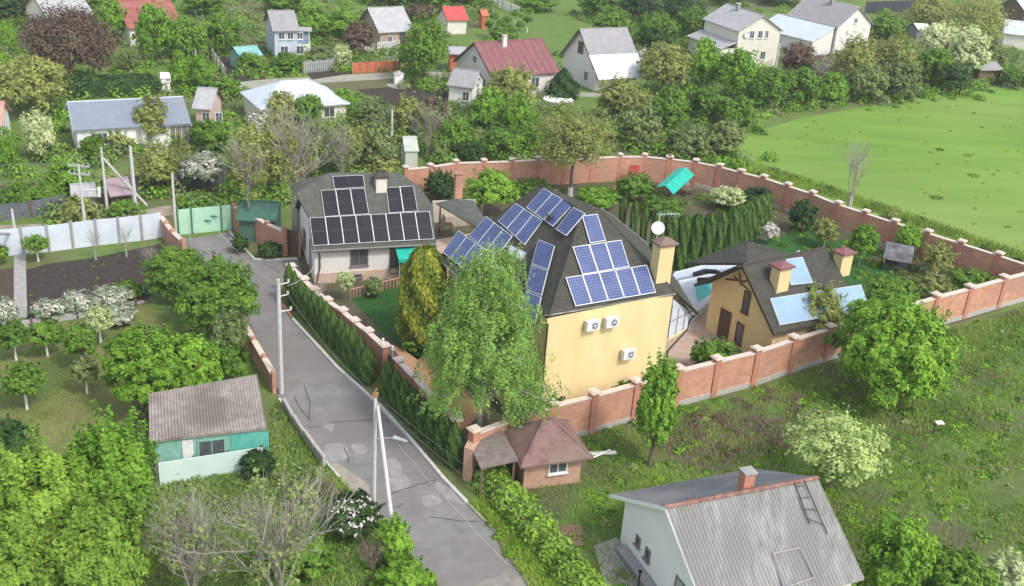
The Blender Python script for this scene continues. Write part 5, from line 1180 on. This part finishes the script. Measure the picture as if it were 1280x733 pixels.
# --- orchard
for bb, kd, lb in (((2, 452, 56, 502), 'green', 'small green fruit tree nearest the lime tree at the left edge of the orchard'), ((88, 448, 124, 482), 'scrub', 'sparse fruit tree in the middle of the orchard grass'), ((78, 402, 122, 452), 'green', 'green fruit tree with limewashed trunk below the garden path'),
                   ((34, 400, 78, 436), 'green', 'fruit tree second from the left along the garden path'), ((-4, 402, 36, 440), 'green', 'fruit tree at the left edge along the garden path'), ((104, 382, 142, 420), 'pale', 'pale leaved fruit tree touching the garden path')):
    tree(kd, bb, .75, lb, name='fruit_tree', group=None, near=3500, ls=.12, white_foot=True)
for bb, lb in (((38, 372, 82, 402), 'white blossoming shrub, left end of the blossoming row above the garden path'), ((74, 362, 118, 395), 'white blossoming shrub in the middle of the row above the garden path'), ((110, 355, 165, 388), 'white blossoming shrub, right end of the blossoming row above the garden path'), ((120, 380, 172, 408), 'white blossoming shrub just below the garden path'),
               ((-10, 372, 24, 408), 'pale blossoming shrub left of the concrete garden path')):
    tree('bluegrey', bb, .1, lb, cat='shrub', name='blossoming_shrub', near=3500, ls=.1, blossom=900)
for (x0, y0, x1, y1), lb, lf in (((28, 292, 62, 322), 'small leafy fruit tree with white trunk in front of the pale blue fence', 1), ((104, 285, 130, 316), 'small bare fruit tree in front of the pale blue fence, left of its neighbour', 0), ((142, 283, 170, 312), 'small bare fruit tree in front of the pale blue fence, right of its neighbour', 0)):
    if lf: tree('green', (x0, y0, x1, y1-4), .7, lb, name='fruit_tree', near=1500, ls=.12, white_foot=True)
    else: bare_tree((x0, y0, x1, y1), lb, seed=x0, n1=5, twig=1, th=.7, m=BARKG, name='fruit_tree')
tree('green', (-20, 303, 10, 330), .2, 'green bush at the left edge below the pale blue fence', cat='shrub', near=2000, ls=.12)
tree('green', (130, 352, 180, 372), .05, 'low green shrub at the lower edge of the tilled plot', cat='shrub', near=3000, ls=.12)
bare_tree((168, 300, 205, 335), 'low bare shrub at the corner of the tilled plot', seed=21, th=.1, cat='shrub', name='bare_shrub')
# --- yard planting
Y = [('olive', (664, 130, 774, 222), 2.3, 'wide olive green tree with limewashed trunk inside the far brick wall', 'tree', 9000), ('dark', (530, 212, 573, 254), .1, 'dense dark round bush behind the white cottage', 'shrub', 6000), ('bright', (580, 210, 650, 262), .9, 'leafy bright green tree behind the blue panels of the big roof', 'tree', 8000),
     ('green', (495, 322, 525, 350), .1, 'round green bush under the green awning', 'shrub', 2500), ('pale', (420, 338, 444, 365), .8, 'small pale leaved sapling in front of the white cottage', 'tree', 900), ('dark', (320, 302, 353, 324), .05, 'clipped dark round bush beside the brown gate', 'shrub', 3000),
     ('green', (744, 458, 802, 512), .2, 'green bush row inside the brick wall under the lowest air conditioner', 'shrub', 5000), ('green', (798, 440, 850, 500), .2, 'green bush at the right corner of the yellow facade', 'shrub', 4000), ('green', (862, 420, 925, 474), .2, 'leafy green bush in front of the annex door', 'shrub', 6000),
     ('dark', (664, 476, 706, 526), .6, 'loose dark bush at the left corner of the yellow facade', 'shrub', 2500), ('olive', (990, 352, 1062, 425), 1.2, 'sparse yellow green tree in front of the pale blue roof collectors', 'tree', 5000), ('green', (1005, 400, 1060, 440), .6, 'climbing green bush on the brick wall below the roof collectors', 'shrub', 4000),
     ('dark', (985, 248, 1024, 292), .1, 'dark bush inside the right brick wall, nearest the cypress row', 'shrub', 3000), ('olive', (1015, 272, 1052, 308), .4, 'yellow green tree with white trunk inside the right brick wall', 'tree', 3500), ('bright', (1060, 280, 1098, 328), .5, 'bright green tree behind the right chimney of the annex', 'tree', 4000),
     ('bright', (1118, 280, 1152, 322), .5, 'bright green tree between covered swing and brick wall', 'tree', 4000), ('olive', (1095, 262, 1125, 300), .4, 'olive shrub halfway along the right brick wall', 'shrub', 2500), ('green', (1080, 342, 1150, 388), .3, 'green shrubbery below the covered swing', 'shrub', 5000), ('olive', (1140, 342, 1200, 378), .2, 'yellowish shrubbery along the inside of the wall', 'shrub', 4000),
     ('green', (1185, 335, 1248, 365), .2, 'green shrubbery in the wall corner at the right', 'shrub', 4000), ('olive', (1150, 300, 1195, 345), .2, 'olive shrub against the right end of the salmon wall', 'shrub', 2500), ('pale', (885, 232, 935, 262), .3, 'pale flowering shrub right of the teal canopy', 'shrub', 2500), ('dark', (928, 232, 965, 262), .4, 'dark shrub under the bend of the brick wall', 'shrub', 2500),
     ('green', (770, 215, 820, 252), .2, 'green bush left of the teal canopy', 'shrub', 4000), ('bright', (720, 232, 775, 262), .1, 'low bright green bush behind the ridge of the big roof', 'shrub', 3500), ('green', (640, 222, 690, 245), .1, 'low green bush along the foot of the far wall', 'shrub', 2500), ('green', (800, 245, 860, 268), .2, 'green bush in front of the teal canopy', 'shrub', 3000),
     ('bright', (905, 196, 935, 222), .8, 'small bright green tree leaning over the bend of the wall', 'tree', 2000), ('scrub', (455, 345, 480, 372), .1, 'scrubby plant at the stone base of the white cottage', 'shrub', 900), ('bright', (500, 418, 530, 440), .05, 'low plants at the near edge of the dark lawn', 'shrub', 1200), ('white', (952, 278, 974, 300), .5, 'small white blossoming tree behind the annex roof', 'tree', 900),
     ('pale', (1150, 330, 1180, 345), .1, 'pale low shrub by the right wall', 'shrub', 800), ('dark', (288, 292, 312, 318), .02, 'dark low planting beside the white kerb at the mint gate', 'shrub', 1500)]
for kd, bb, th, lb, ct_, n in Y:
    tree(kd, bb, th, lb, cat=ct_, near=n, ls=.13 if bb[3] > 300 else .16, white_foot=('white trunk' in lb or 'limewashed' in lb))
bare_tree((392, 345, 412, 388), 'thin bare sapling in front of the cottage corner', seed=31, n1=3, twig=1, th=1)
# --- village trees (shared crowns)
V_ = [('brown', (20, 4, 148, 108), 1.2, 'huge purple brown leaved tree at the upper left'), ('olive', (-10, 68, 86, 142), 1.2, 'wide olive brown tree at the left edge above the cottage'),
      ('bright', (118, 2, 160, 50), 1, 'bright green tree between purple tree and dusty red roof'), ('bright', (170, 8, 218, 78), 1, 'tall bright green tree in front of the dusty red roof'), ('green', (205, 22, 258, 76), 1, 'green tree right of the tall bright one, top left'), ('bright', (212, 66, 240, 112), .5, 'bright green bush beside the white cabin, left one'), ('bright', (238, 72, 268, 116), .5, 'bright green bush beside the white cabin, right one'),
      ('green', (255, 18, 300, 66), 1, 'green tree above the teal shed'), ('bright', (0, 28, 22, 70), .5, 'bright green tree at the top left edge'), ('bright', (-8, 68, 14, 110), .5, 'bright green shrub at the left edge below the top tree'), ('pale', (28, 138, 66, 200), .6, 'pale green tree left of the long white house'), ('bright', (-12, 160, 20, 215), .5, 'bright green tree at the left edge below the cottage'),
      ('olive', (165, 118, 212, 182), 1, 'olive tree standing in front of the long slate roof'), ('olive', (172, 178, 222, 240), .8, 'olive tree between the thick pole and the white pole'), ('olive', (212, 172, 240, 232), .6, 'narrow olive tree left of the blossoming tree'), ('bright', (60, 195, 104, 245), .3, 'green tree at the left of the crossarm pole'), ('green', (0, 228, 45, 268), .1, 'green bush row end at the left edge above the dark fence'),
      ('green', (38, 228, 78, 262), .1, 'green bush in the row above the dark fence'), ('olive', (76, 245, 118, 282), .1, 'olive bush on the verge left of the braced pole'), ('green', (140, 250, 172, 276), .05, 'low green bush at the foot of the thick pole'), ('green', (225, 240, 270, 262), .05, 'low green bush before the dark fence near the mint gate'), ('bright', (282, 200, 312, 252), .3, 'bright green bush right of the blossoming tree'),
      ('olive', (286, 150, 338, 252), 1, 'tall olive green tree with pale branches left of the white cottage'), ('olive', (322, 138, 375, 240), 1.5, 'tall olive tree above the green shed'), ('scrub', (365, 148, 420, 222), 1.2, 'greyish tree directly behind the white cottage roof, left one'), ('olive', (408, 150, 456, 216), 1, 'olive tree behind the white cottage roof, middle one'), ('scrub', (445, 150, 495, 214), .8, 'greyish tree behind the chimney of the white cottage'),
      ('olive', (330, 112, 372, 160), .6, 'olive bush below the pale blue hipped roof, left one'), ('green', (368, 118, 404, 160), .6, 'green bush below the pale blue hipped roof, right one'), ('bright', (412, 112, 444, 150), .4, 'bright green tree right of the pale blue hipped roof'), ('scrub', (445, 122, 490, 160), .3, 'scrubby bush by the dark village plot'), ('olive', (488, 118, 530, 170), .6, 'olive tree left of the bare brown one, in the centre'),
      ('brown', (520, 120, 562, 178), .5, 'brownish budding tree in the top centre'), ('green', (545, 145, 590, 200), .3, 'green tree in front of the white outbuilding'), ('green', (568, 90, 600, 122), 1, 'small round tree in front of the outbuilding wall'), ('green', (498, 18, 562, 104), 1, 'big rich green maple in the top centre'), ('green', (498, 50, 530, 90), .6, 'smaller green tree joined to the left of the big maple'),
      ('olive', (606, 80, 672, 150), .8, 'olive brown tree in front of the maroon roof'), ('bright', (590, 112, 632, 165), .6, 'bright green tree below the olive brown one'), ('bright', (628, 120, 668, 175), .6, 'second bright green tree below the olive brown one'), ('dark', (560, 175, 608, 206), .2, 'dark bush above the far brick wall, left part'), ('green', (600, 160, 652, 200), .2, 'green bush above the far brick wall, middle part'),
      ('green', (645, 150, 690, 192), .3, 'green bush left of the olive tree by the wall'), ('olive', (745, 95, 800, 150), .5, 'olive shrub below the steep grey roof'), ('olive', (795, 52, 866, 118), 1, 'large olive brown tree right of the steep grey roof'), ('scrub', (770, 130, 830, 185), .4, 'grey green thicket behind the bend of the wall'), ('olive', (765, 105, 815, 150), .4, 'olive tree between thicket and steep roof'),
      ('green', (815, 110, 860, 165), .5, 'mid green tree in the belt left of the meadow'), ('bright', (858, 52, 905, 112), .8, 'tall bright green tree below the two storey house, left one'), ('bright', (898, 62, 950, 125), .8, 'tall bright green tree below the two storey house, right one'), ('green', (858, 108, 905, 150), .4, 'green bush at the left of the meadow belt'), ('green', (900, 120, 945, 162), .3, 'green bush where the meadow belt meets the grass'),
      ('scrub', (830, 155, 890, 200), .2, 'grey green scrub near the wall corner'), ('scrub', (880, 150, 930, 196), .2, 'grey green scrub at the tip of the meadow'), ('green', (938, 85, 985, 135), .5, 'green tree around the pole below the two storey house'), ('green', (975, 85, 1025, 132), .4, 'round green tree at the meadow edge, left of centre'), ('bright', (1018, 92, 1060, 130), .3, 'bright green tree at the meadow edge'),
      ('brown', (975, 50, 1022, 102), .5, 'brownish bare looking tree before the farmhouse lean-to'), ('olive', (1040, 40, 1098, 118), .8, 'large olive tree right of the farmhouse, left one'), ('olive', (1085, 42, 1150, 112), .8, 'large olive tree right of the farmhouse, middle one'), ('scrub', (1058, 80, 1110, 128), .2, 'grey brown thicket at the meadow edge, left one'), ('scrub', (1100, 75, 1155, 126), .2, 'grey brown thicket at the meadow edge, right one'),
      ('pale', (1148, 28, 1200, 92), .8, 'pale flowering tree in the upper right, left half'), ('pale', (1180, 35, 1236, 100), .8, 'pale flowering tree in the upper right, right half'), ('green', (1145, 60, 1190, 112), .3, 'green bush below the pale flowering tree'), ('dark', (1168, 80, 1212, 118), .1, 'dark bush at the meadow edge below the pale tree'), ('olive', (1130, -8, 1195, 42), 1, 'big brown olive tree at the top right, left one'),
      ('olive', (1180, -5, 1262, 62), 1, 'big brown olive tree at the top right, right one'), ('scrub', (1215, 55, 1260, 85), .3, 'greyish bush beside the pale blue outbuilding'), ('green', (1088, 18, 1130, 48), .4, 'green bush behind the farmhouse gable'), ('green', (1250, 85, 1290, 110), .1, 'green bush at the right edge of the meadow'),
      ('bright', (372, 8, 412, 48), .8, 'bright green tree right of the pale blue house'), ('bright', (405, 12, 455, 50), .8, 'bright green tree left of the silvery roof'), ('green', (330, -15, 380, 14), .8, 'green tree behind the pale blue house'), ('brown', (428, 25, 470, 72), .6, 'bare brown tree left of the silvery roof house'), ('brown', (503, 5, 545, 30), .5, 'brownish tree between silvery and bright red roofs'),
      ('pale', (415, 55, 440, 86), .4, 'pale weeping small tree near the barred gate'), ('bright', (640, -8, 700, 12), .4, 'green tree at the top edge of the grassy plot'), ('green', (612, 30, 650, 52), .1, 'low green bush on the grassy plot, near the maroon roof'), ('green', (725, -12, 775, 22), .6, 'green tree at the top edge, left of the dark tree belt'), ('dark', (770, -15, 830, 30), .8, 'dark tree in the belt at the top edge, left one'),
      ('dark', (820, -10, 885, 28), .8, 'dark tree in the belt at the top edge, middle one'), ('green', (790, 15, 850, 62), .8, 'green tree behind the large olive brown tree'), ('green', (740, 12, 795, 50), .5, 'green tree above the steep grey roof'), ('dark', (800, 30, 845, 65), .5, 'dark tree behind the steep grey roof'), ('green', (845, 10, 890, 50), .6, 'green tree left of the two storey house'),
      ('dark', (880, -20, 940, 6), .8, 'dark tree in the belt above the two storey house'), ('dark', (935, -22, 1010, 4), .8, 'dark tree in the belt left of the farmhouse'), ('green', (230, -10, 280, 18), .8, 'green tree at the top edge right of the dusty red roof'), ('green', (455, -18, 510, 4), .8, 'green tree at the top edge behind the silvery roof'), ('green', (510, -16, 560, 6), .8, 'green tree at the top edge behind the bright red roof'),
      ('green', (560, -16, 610, 6), .6, 'green tree at the top edge behind the outhouse'), ('dark', (-20, -10, 40, 25), .8, 'dark tree in the top left corner'), ('green', (100, -15, 140, 12), .8, 'green tree at the top edge behind the purple leaved tree'), ('scrub', (148, 60, 176, 92), .2, 'greyish bush right of the purple leaved tree'), ('scrub', (700, 128, 712, 140), .1, 'tiny bush beside the round pale cover'),
      ('dark', (758, 112, 786, 130), .1, 'dark bush at the foot of the steep roofed house'), ('green', (1195, 98, 1225, 112), .05, 'small green tuft bush at the meadow edge'), ('scrub', (540, 175, 566, 205), .1, 'grey scrub above the far wall beside the greenhouse'), ('olive', (455, 190, 500, 220), .1, 'olive scrub left of the greenhouse'), ('green', (268, 96, 300, 122), .1, 'green bush by the pink cottage'),
      ('green', (100, 168, 134, 200), .1, 'green bush in front of the long white house'), ('olive', (128, 160, 166, 190), .2, 'yellowish bush below the windows of the long white house'), ('green', (238, 150, 286, 190), .3, 'green bushes right of the long white house'), ('green', (340, 66, 380, 90), .1, 'green bush below the white veranda'), ('scrub', (385, 58, 420, 82), .1, 'grey bush right of the white veranda'),
      ('bright', (655, 170, 690, 194), .1, 'small bright bush above the far wall'), ('green', (295, 66, 330, 92), .2, 'green bush in front of the teal shed')]
UND = []
for kd, bb, th, lb in V_:
    w_ = bb[2]-bb[0]; l_, r__, c__, z__ = solve_crown(bb, th*.5); UND += [(l_.x+random.gauss(0, r__*.7), l_.y+random.gauss(0, r__*.7)) for _ in range(int(4+r__*3))]
    tree(kd, bb, th*.5, lb, near=(0 if (w_ < 58 and kd not in ('olive', 'brown')) else 3300 if w_ < 58 else 5500 if w_ < 100 else 12000), ls=.21, cat='shrub' if ('bush' in lb or 'shrub' in lb or 'scrub' in lb or 'thicket' in lb) else 'tree', dens=1.0)
for bb, lb, nb_ in (((222, 190, 284, 236), 'white blossoming tree before the dark sheet fence', 2200), ((308, 138, 340, 168), 'small white blossoming tree left of the pale blue hipped roof', 900), ((785, 60, 815, 82), 'white blossoming shrub right of the steep roof', 500), ((1130, 90, 1150, 104), 'small blossoming shrub at the meadow edge', 200)):
    tree('bluegrey', bb, .6, lb, name='blossoming_tree', near=2500, ls=.16, blossom=nb_)
for k, (x, y) in enumerate(((612, 40), (618, 30), (626, 38), (634, 34), (640, 46), (650, 40), (660, 34), (645, 26))):
    tree('green', (x-6, y-14, x+6, y-4), 1.4, 'young orchard tree with limewashed trunk on the grassy plot, one of the cluster', name='young_tree', group='young orchard trees on the grassy plot', white_foot=True)
T = thing('clipped_hedge', 'long dark clipped hedge behind the slate blue roof', 'hedge', P(138, 118)); W = PP([(84, 122), (140, 118), (192, 116)]); n = 9000; t = rng.uniform(0, 1.999, n); i_ = t.astype(int); Wn = np.array([tuple(v) for v in W]); c = Wn[i_]*(1-(t-i_))[:, None]+Wn[i_+1]*(t-i_)[:, None]; e = rdir(n); e[:, 2] = np.abs(e[:, 2])
leaves('foliage', c+e*np.array([1.2, 1.2, 2.2])*rng.uniform(.75, 1, (n, 1))-np.array([tuple(P(138, 118))]), e+rdir(n)*.5, .22, rng.uniform(0, 1, n), LM['dark'], T)
u_ = np.array(UND); k = np.repeat(np.arange(len(u_)), 150); e = rdir(len(k)); e[:, 2] = np.abs(e[:, 2]); rr = rng.uniform(.7, 1.7, len(u_))
for nm_, sel, kd_ in (('undergrowth', 0, 'green'), ('undergrowth', 1, 'scrub'), ('undergrowth', 2, 'bright')):
    m_ = (k % 3) == sel; kk = k[m_]; ee = e[m_]
    p = np.stack([u_[kk, 0], u_[kk, 1], np.zeros(len(kk))], 1)+ee*(rr[kk]*rng.uniform(.55, 1, len(kk)))[:, None]
    o = leaves(nm_, p, ee+rdir(len(kk))*.6+np.array([0, 0, .3]), .17, rng.uniform(0, 1, len(kk)), LM[kd_]); o['kind'] = 'stuff'
# --- stuff: grass, weeds, undergrowth
def px(pts): return [P(*p)[:2] for p in pts]
houses_ex = [px([(775, 680), (870, 790), (1085, 720), (1015, 612), (930, 600)]), px([(655, 612), (726, 604), (735, 580), (600, 560), (598, 600)])]
lot = px([(690, 552), (800, 526), (990, 474), (1170, 418), (1290, 384), (1330, 420), (1330, 780), (700, 780), (640, 650), (625, 610)])
grass('weed_cover', lot, 120000, .22, .035, 'weed', houses_ex, .35)
grass('grass_tufts', lot, 120000, .24, .04, 'grass', houses_ex, .3)
low_scrub('ground_shrubs', lot, 900, .5, 'green', houses_ex, nl=60, ls=.09, patch=.3, hz=.4); low_scrub('ground_shrubs', lot, 500, .45, 'bright', houses_ex, nl=60, ls=.09, patch=.4, hz=.4)
low_scrub('ground_shrubs', lot, 380, .35, 'scrub', houses_ex, nl=45, ls=.11, patch=.5)
grass('straw_cover', px([(800, 545), (880, 520), (1000, 490), (1000, 560), (900, 590), (830, 590)]), 9000, .4, .03, 'straw', (), .5)
low_scrub('dry_brush', px([(850, 520), (1000, 478), (1050, 500), (1000, 560), (860, 590), (820, 560)]), 160, .5, 'brown', nl=50, ls=.09, patch=.6)
verge = px([(592, 600), (640, 605), (700, 680), (770, 790), (700, 790), (640, 705), (610, 655)])
grass('verge_grass', verge, 22000, .3, .04, 'grass'); low_scrub('verge_weeds', verge, 160, .4, 'bright', nl=60, ls=.1)
lv = px([(200, 600), (330, 575), (345, 500), (360, 530), (395, 570), (440, 628), (480, 670), (530, 733), (560, 790), (120, 790), (180, 640)])
grass('verge_grass', lv, 34000, .28, .04, 'weed'); low_scrub('verge_weeds', lv, 420, .4, 'scrub', nl=50, ls=.11, patch=.4); low_scrub('verge_weeds', px([(290, 610), (440, 620), (520, 733), (540, 780), (300, 780)]), 200, .4, 'green', nl=60, ls=.11)
grass('verge_grass', px([(485, 680), (515, 700), (545, 733), (580, 790), (490, 790)]), 9000, .35, .045, 'grass')
orch = px([(-60, 425), (180, 385), (260, 440), (180, 500), (150, 560), (-60, 620)])
grass('orchard_sward', orch, 26000, .12, .035, 'weed', patch=.5)
grass('lawn_sward', px([(440, 375), (470, 364), (507, 359), (545, 382), (553, 428), (522, 447), (487, 422)]), 16000, .05, .02, 'dark')
low_scrub('bed_plants', px([(357, 330), (380, 362), (441, 432), (480, 470), (580, 575), (575, 600), (470, 500), (365, 390)]), 60, .2, 'green', nl=30, ls=.08)
mead = px([(930, 235), (1016, 258), (1160, 305), (1290, 350), (1340, 350), (1320, 104), (1150, 122), (1000, 150), (900, 186)])
low_scrub('meadow_tufts', mead, 500, .3, 'grass', nl=24, ls=.09, patch=.2, hz=.15); low_scrub('meadow_tufts', mead, 14, .6, 'green', nl=90, ls=.1, hz=.25)
edge = px([(905, 212), (960, 222), (1016, 240), (1160, 289), (1290, 334), (1290, 322), (1160, 277), (1016, 228), (940, 205)])
grass('tall_edge_grass', edge, 42000, .5, .05, 'grass'); low_scrub('meadow_edge_weeds', edge, 140, .45, 'dark', nl=40, ls=.16)
low_scrub('meadow_edge_weeds', px([(925, 172), (1000, 148), (1150, 124), (1280, 106), (1280, 112), (1150, 131), (1000, 156), (930, 182)]), 160, .6, 'green', nl=40, ls=.18)
bed = px([(505, 240), (640, 234), (760, 232), (838, 232), (900, 244), (985, 268), (1082, 300), (1200, 338), (1240, 362), (1080, 392), (1060, 340), (960, 300), (780, 262), (720, 262), (640, 255), (520, 262)])
low_scrub('garden_plants', bed, 520, .5, 'green', nl=60, ls=.11); low_scrub('garden_plants', bed, 260, .4, 'bright', nl=50, ls=.11); low_scrub('garden_plants', bed, 200, .4, 'olive', nl=50, ls=.11); low_scrub('garden_flowers', bed, 40, .3, 'white', nl=14, ls=.09)
vill = px([(-40, 250), (290, 225), (400, 205), (505, 205), (840, 190), (920, 165), (1000, 142), (1280, 100), (1340, -20), (-60, -20)])
hx = [px([(84, 195), (240, 178), (240, 122), (82, 130)]), px([(582, 100), (690, 95), (690, 50), (582, 55)]), px([(705, 112), (800, 90), (800, 35), (705, 40)]), px([(262, 108), (575, 85), (575, 108), (262, 122)]), px([(310, 130), (415, 130), (415, 98), (310, 100)]), px([(885, 70), (1090, 75), (1090, 0), (885, 0)])]
for poly in [o for o in bpy.data.objects if o.name.startswith(('village_plot', 'village_grass'))]: hx.append([tuple(v.co[:2]) for v in poly.data.vertices])
low_scrub('undergrowth', vill, 2000, 1.3, 'scrub', hx, nl=60, ls=.2, hz=.9); low_scrub('undergrowth', vill, 2600, 1.3, 'green', hx, nl=60, ls=.19, hz=.9); low_scrub('undergrowth', vill, 1700, 1.2, 'bright', hx, nl=60, ls=.19, hz=.9); low_scrub('undergrowth', vill, 700, 1.1, 'olive', hx, nl=60, ls=.2, hz=1)
grass('village_sward', vill, 90000, .3, .09, 'grass', hx, .1)
far = [(-420, 430), (-110, 195), (-10, 205), (110, 260), (230, 215), (520, 330), (300, 700), (-250, 700)]
low_scrub('far_woodland', far, 5200, 3.6, 'green', nl=30, ls=.9, hz=1.2, label='distant woodland beyond the village'); low_scrub('far_woodland', far, 2600, 3.4, 'olive', nl=30, ls=.9, hz=1.2, label='distant olive woodland beyond the village')
for poly, n in ((px([(34, 340), (190, 312), (205, 330), (165, 380), (36, 402)]), 500),):
    low_scrub('soil_weeds', poly, 60, .12, 'green', nl=12, ls=.07)
grass('edge_grass', px([(392, 575), (412, 583), (440, 612), (470, 645), (505, 684), (535, 718), (556, 745), (540, 750), (500, 700), (440, 640), (400, 600)]), 9000, .22, .04, 'grass')
grass('edge_grass', px([(586, 628), (625, 668), (655, 700), (690, 745), (706, 745), (660, 690), (610, 630)]), 7000, .25, .04, 'grass')
grass('edge_grass', px([(349, 503), (372, 540), (398, 573), (390, 575), (366, 545), (344, 508)]), 3000, .2, .04, 'weed')
# debris
for k, (x, y, w_, h_, lb, m_) in enumerate(((752, 568, 1.6, .25, 'pale plank lying on the grass right of the summerhouse', FRAMEW), (706, 665, 1.6, .7, 'brown board pile on the bank beside the hedge', WOOD), (712, 680, 1.2, .6, 'second brown board pile below the first beside the hedge', WOOD), (1174, 530, .5, .35, 'white stone lying in the weeds below the round green tree', WHITEC))):
    T = tag(MB().cbox(P(x, y, .05), w_, h_, .12, random.uniform(0, .6)).cbox(P(x, y, .18), w_*.8, h_*.5, .07, random.uniform(0, .9)).build('timber' if 'ston' not in lb else 'stone', m_, bevel=.02), lb, 'debris')
# ================================================================ LIGHT
w = bpy.data.worlds.new('World'); sc.world = w; w.use_nodes = True; nt = w.node_tree; bg = nt.nodes['Background']; sk = nt.nodes.new('ShaderNodeTexSky'); sk.sky_type = 'NISHITA'; sk.sun_disc = False
SAZ = math.atan2(.74, -.67); EL = R_(50)        # direction to the sun seen from above: behind the camera, to the right
sk.sun_elevation = EL; sk.sun_rotation = SAZ; sk.air_density = 1.3; sk.dust_density = 2.5; sk.ozone_density = 1
hs = nt.nodes.new('ShaderNodeHueSaturation'); hs.inputs['Saturation'].default_value = .5; nt.links.new(sk.outputs['Color'], hs.inputs['Color']); nt.links.new(hs.outputs['Color'], bg.inputs['Color']); bg.inputs['Strength'].default_value = .15
sl = bpy.data.lights.new('sun', 'SUN'); sl.energy = 1.25; sl.angle = R_(6); sl.color = (1, .955, .89); so = bpy.data.objects.new('sun', sl); COL.objects.link(so)
dv_ = Vector((math.sin(SAZ)*math.cos(EL), math.cos(SAZ)*math.cos(EL), math.sin(EL))); so.rotation_euler = dv_.to_track_quat('Z', 'Y').to_euler(); so.location = (30, -30, 80)
sc.view_settings.view_transform = 'Standard'; sc.view_settings.look = 'None'; sc.view_settings.gamma = 1; sc.view_settings.use_curve_mapping = False; sc.view_settings.exposure = 0.84
sc.cycles.max_bounces = 5; sc.cycles.diffuse_bounces = 3; sc.cycles.transparent_max_bounces = 4; sc.cycles.transmission_bounces = 2
bpy.context.view_layer.update()
hz = MB().box(Vector((-700, -60, -1)), Vector((1400, 0, 0)), Vector((0, 900, 0)), Vector((0, 0, 33))).build('haze', bpy.data.materials.new('haze_air')); hz['kind'] = 'stuff'
hm = hz.data.materials[0]; hm.use_nodes = True; hn = hm.node_tree; hn.nodes.remove(hn.nodes['Principled BSDF']); pv = hn.nodes.new('ShaderNodeVolumePrincipled'); pv.inputs['Color'].default_value = (.86, .9, .93, 1); pv.inputs['Density'].default_value = .0003
hn.links.new(pv.outputs[0], hn.nodes['Material Output'].inputs['Volume'])
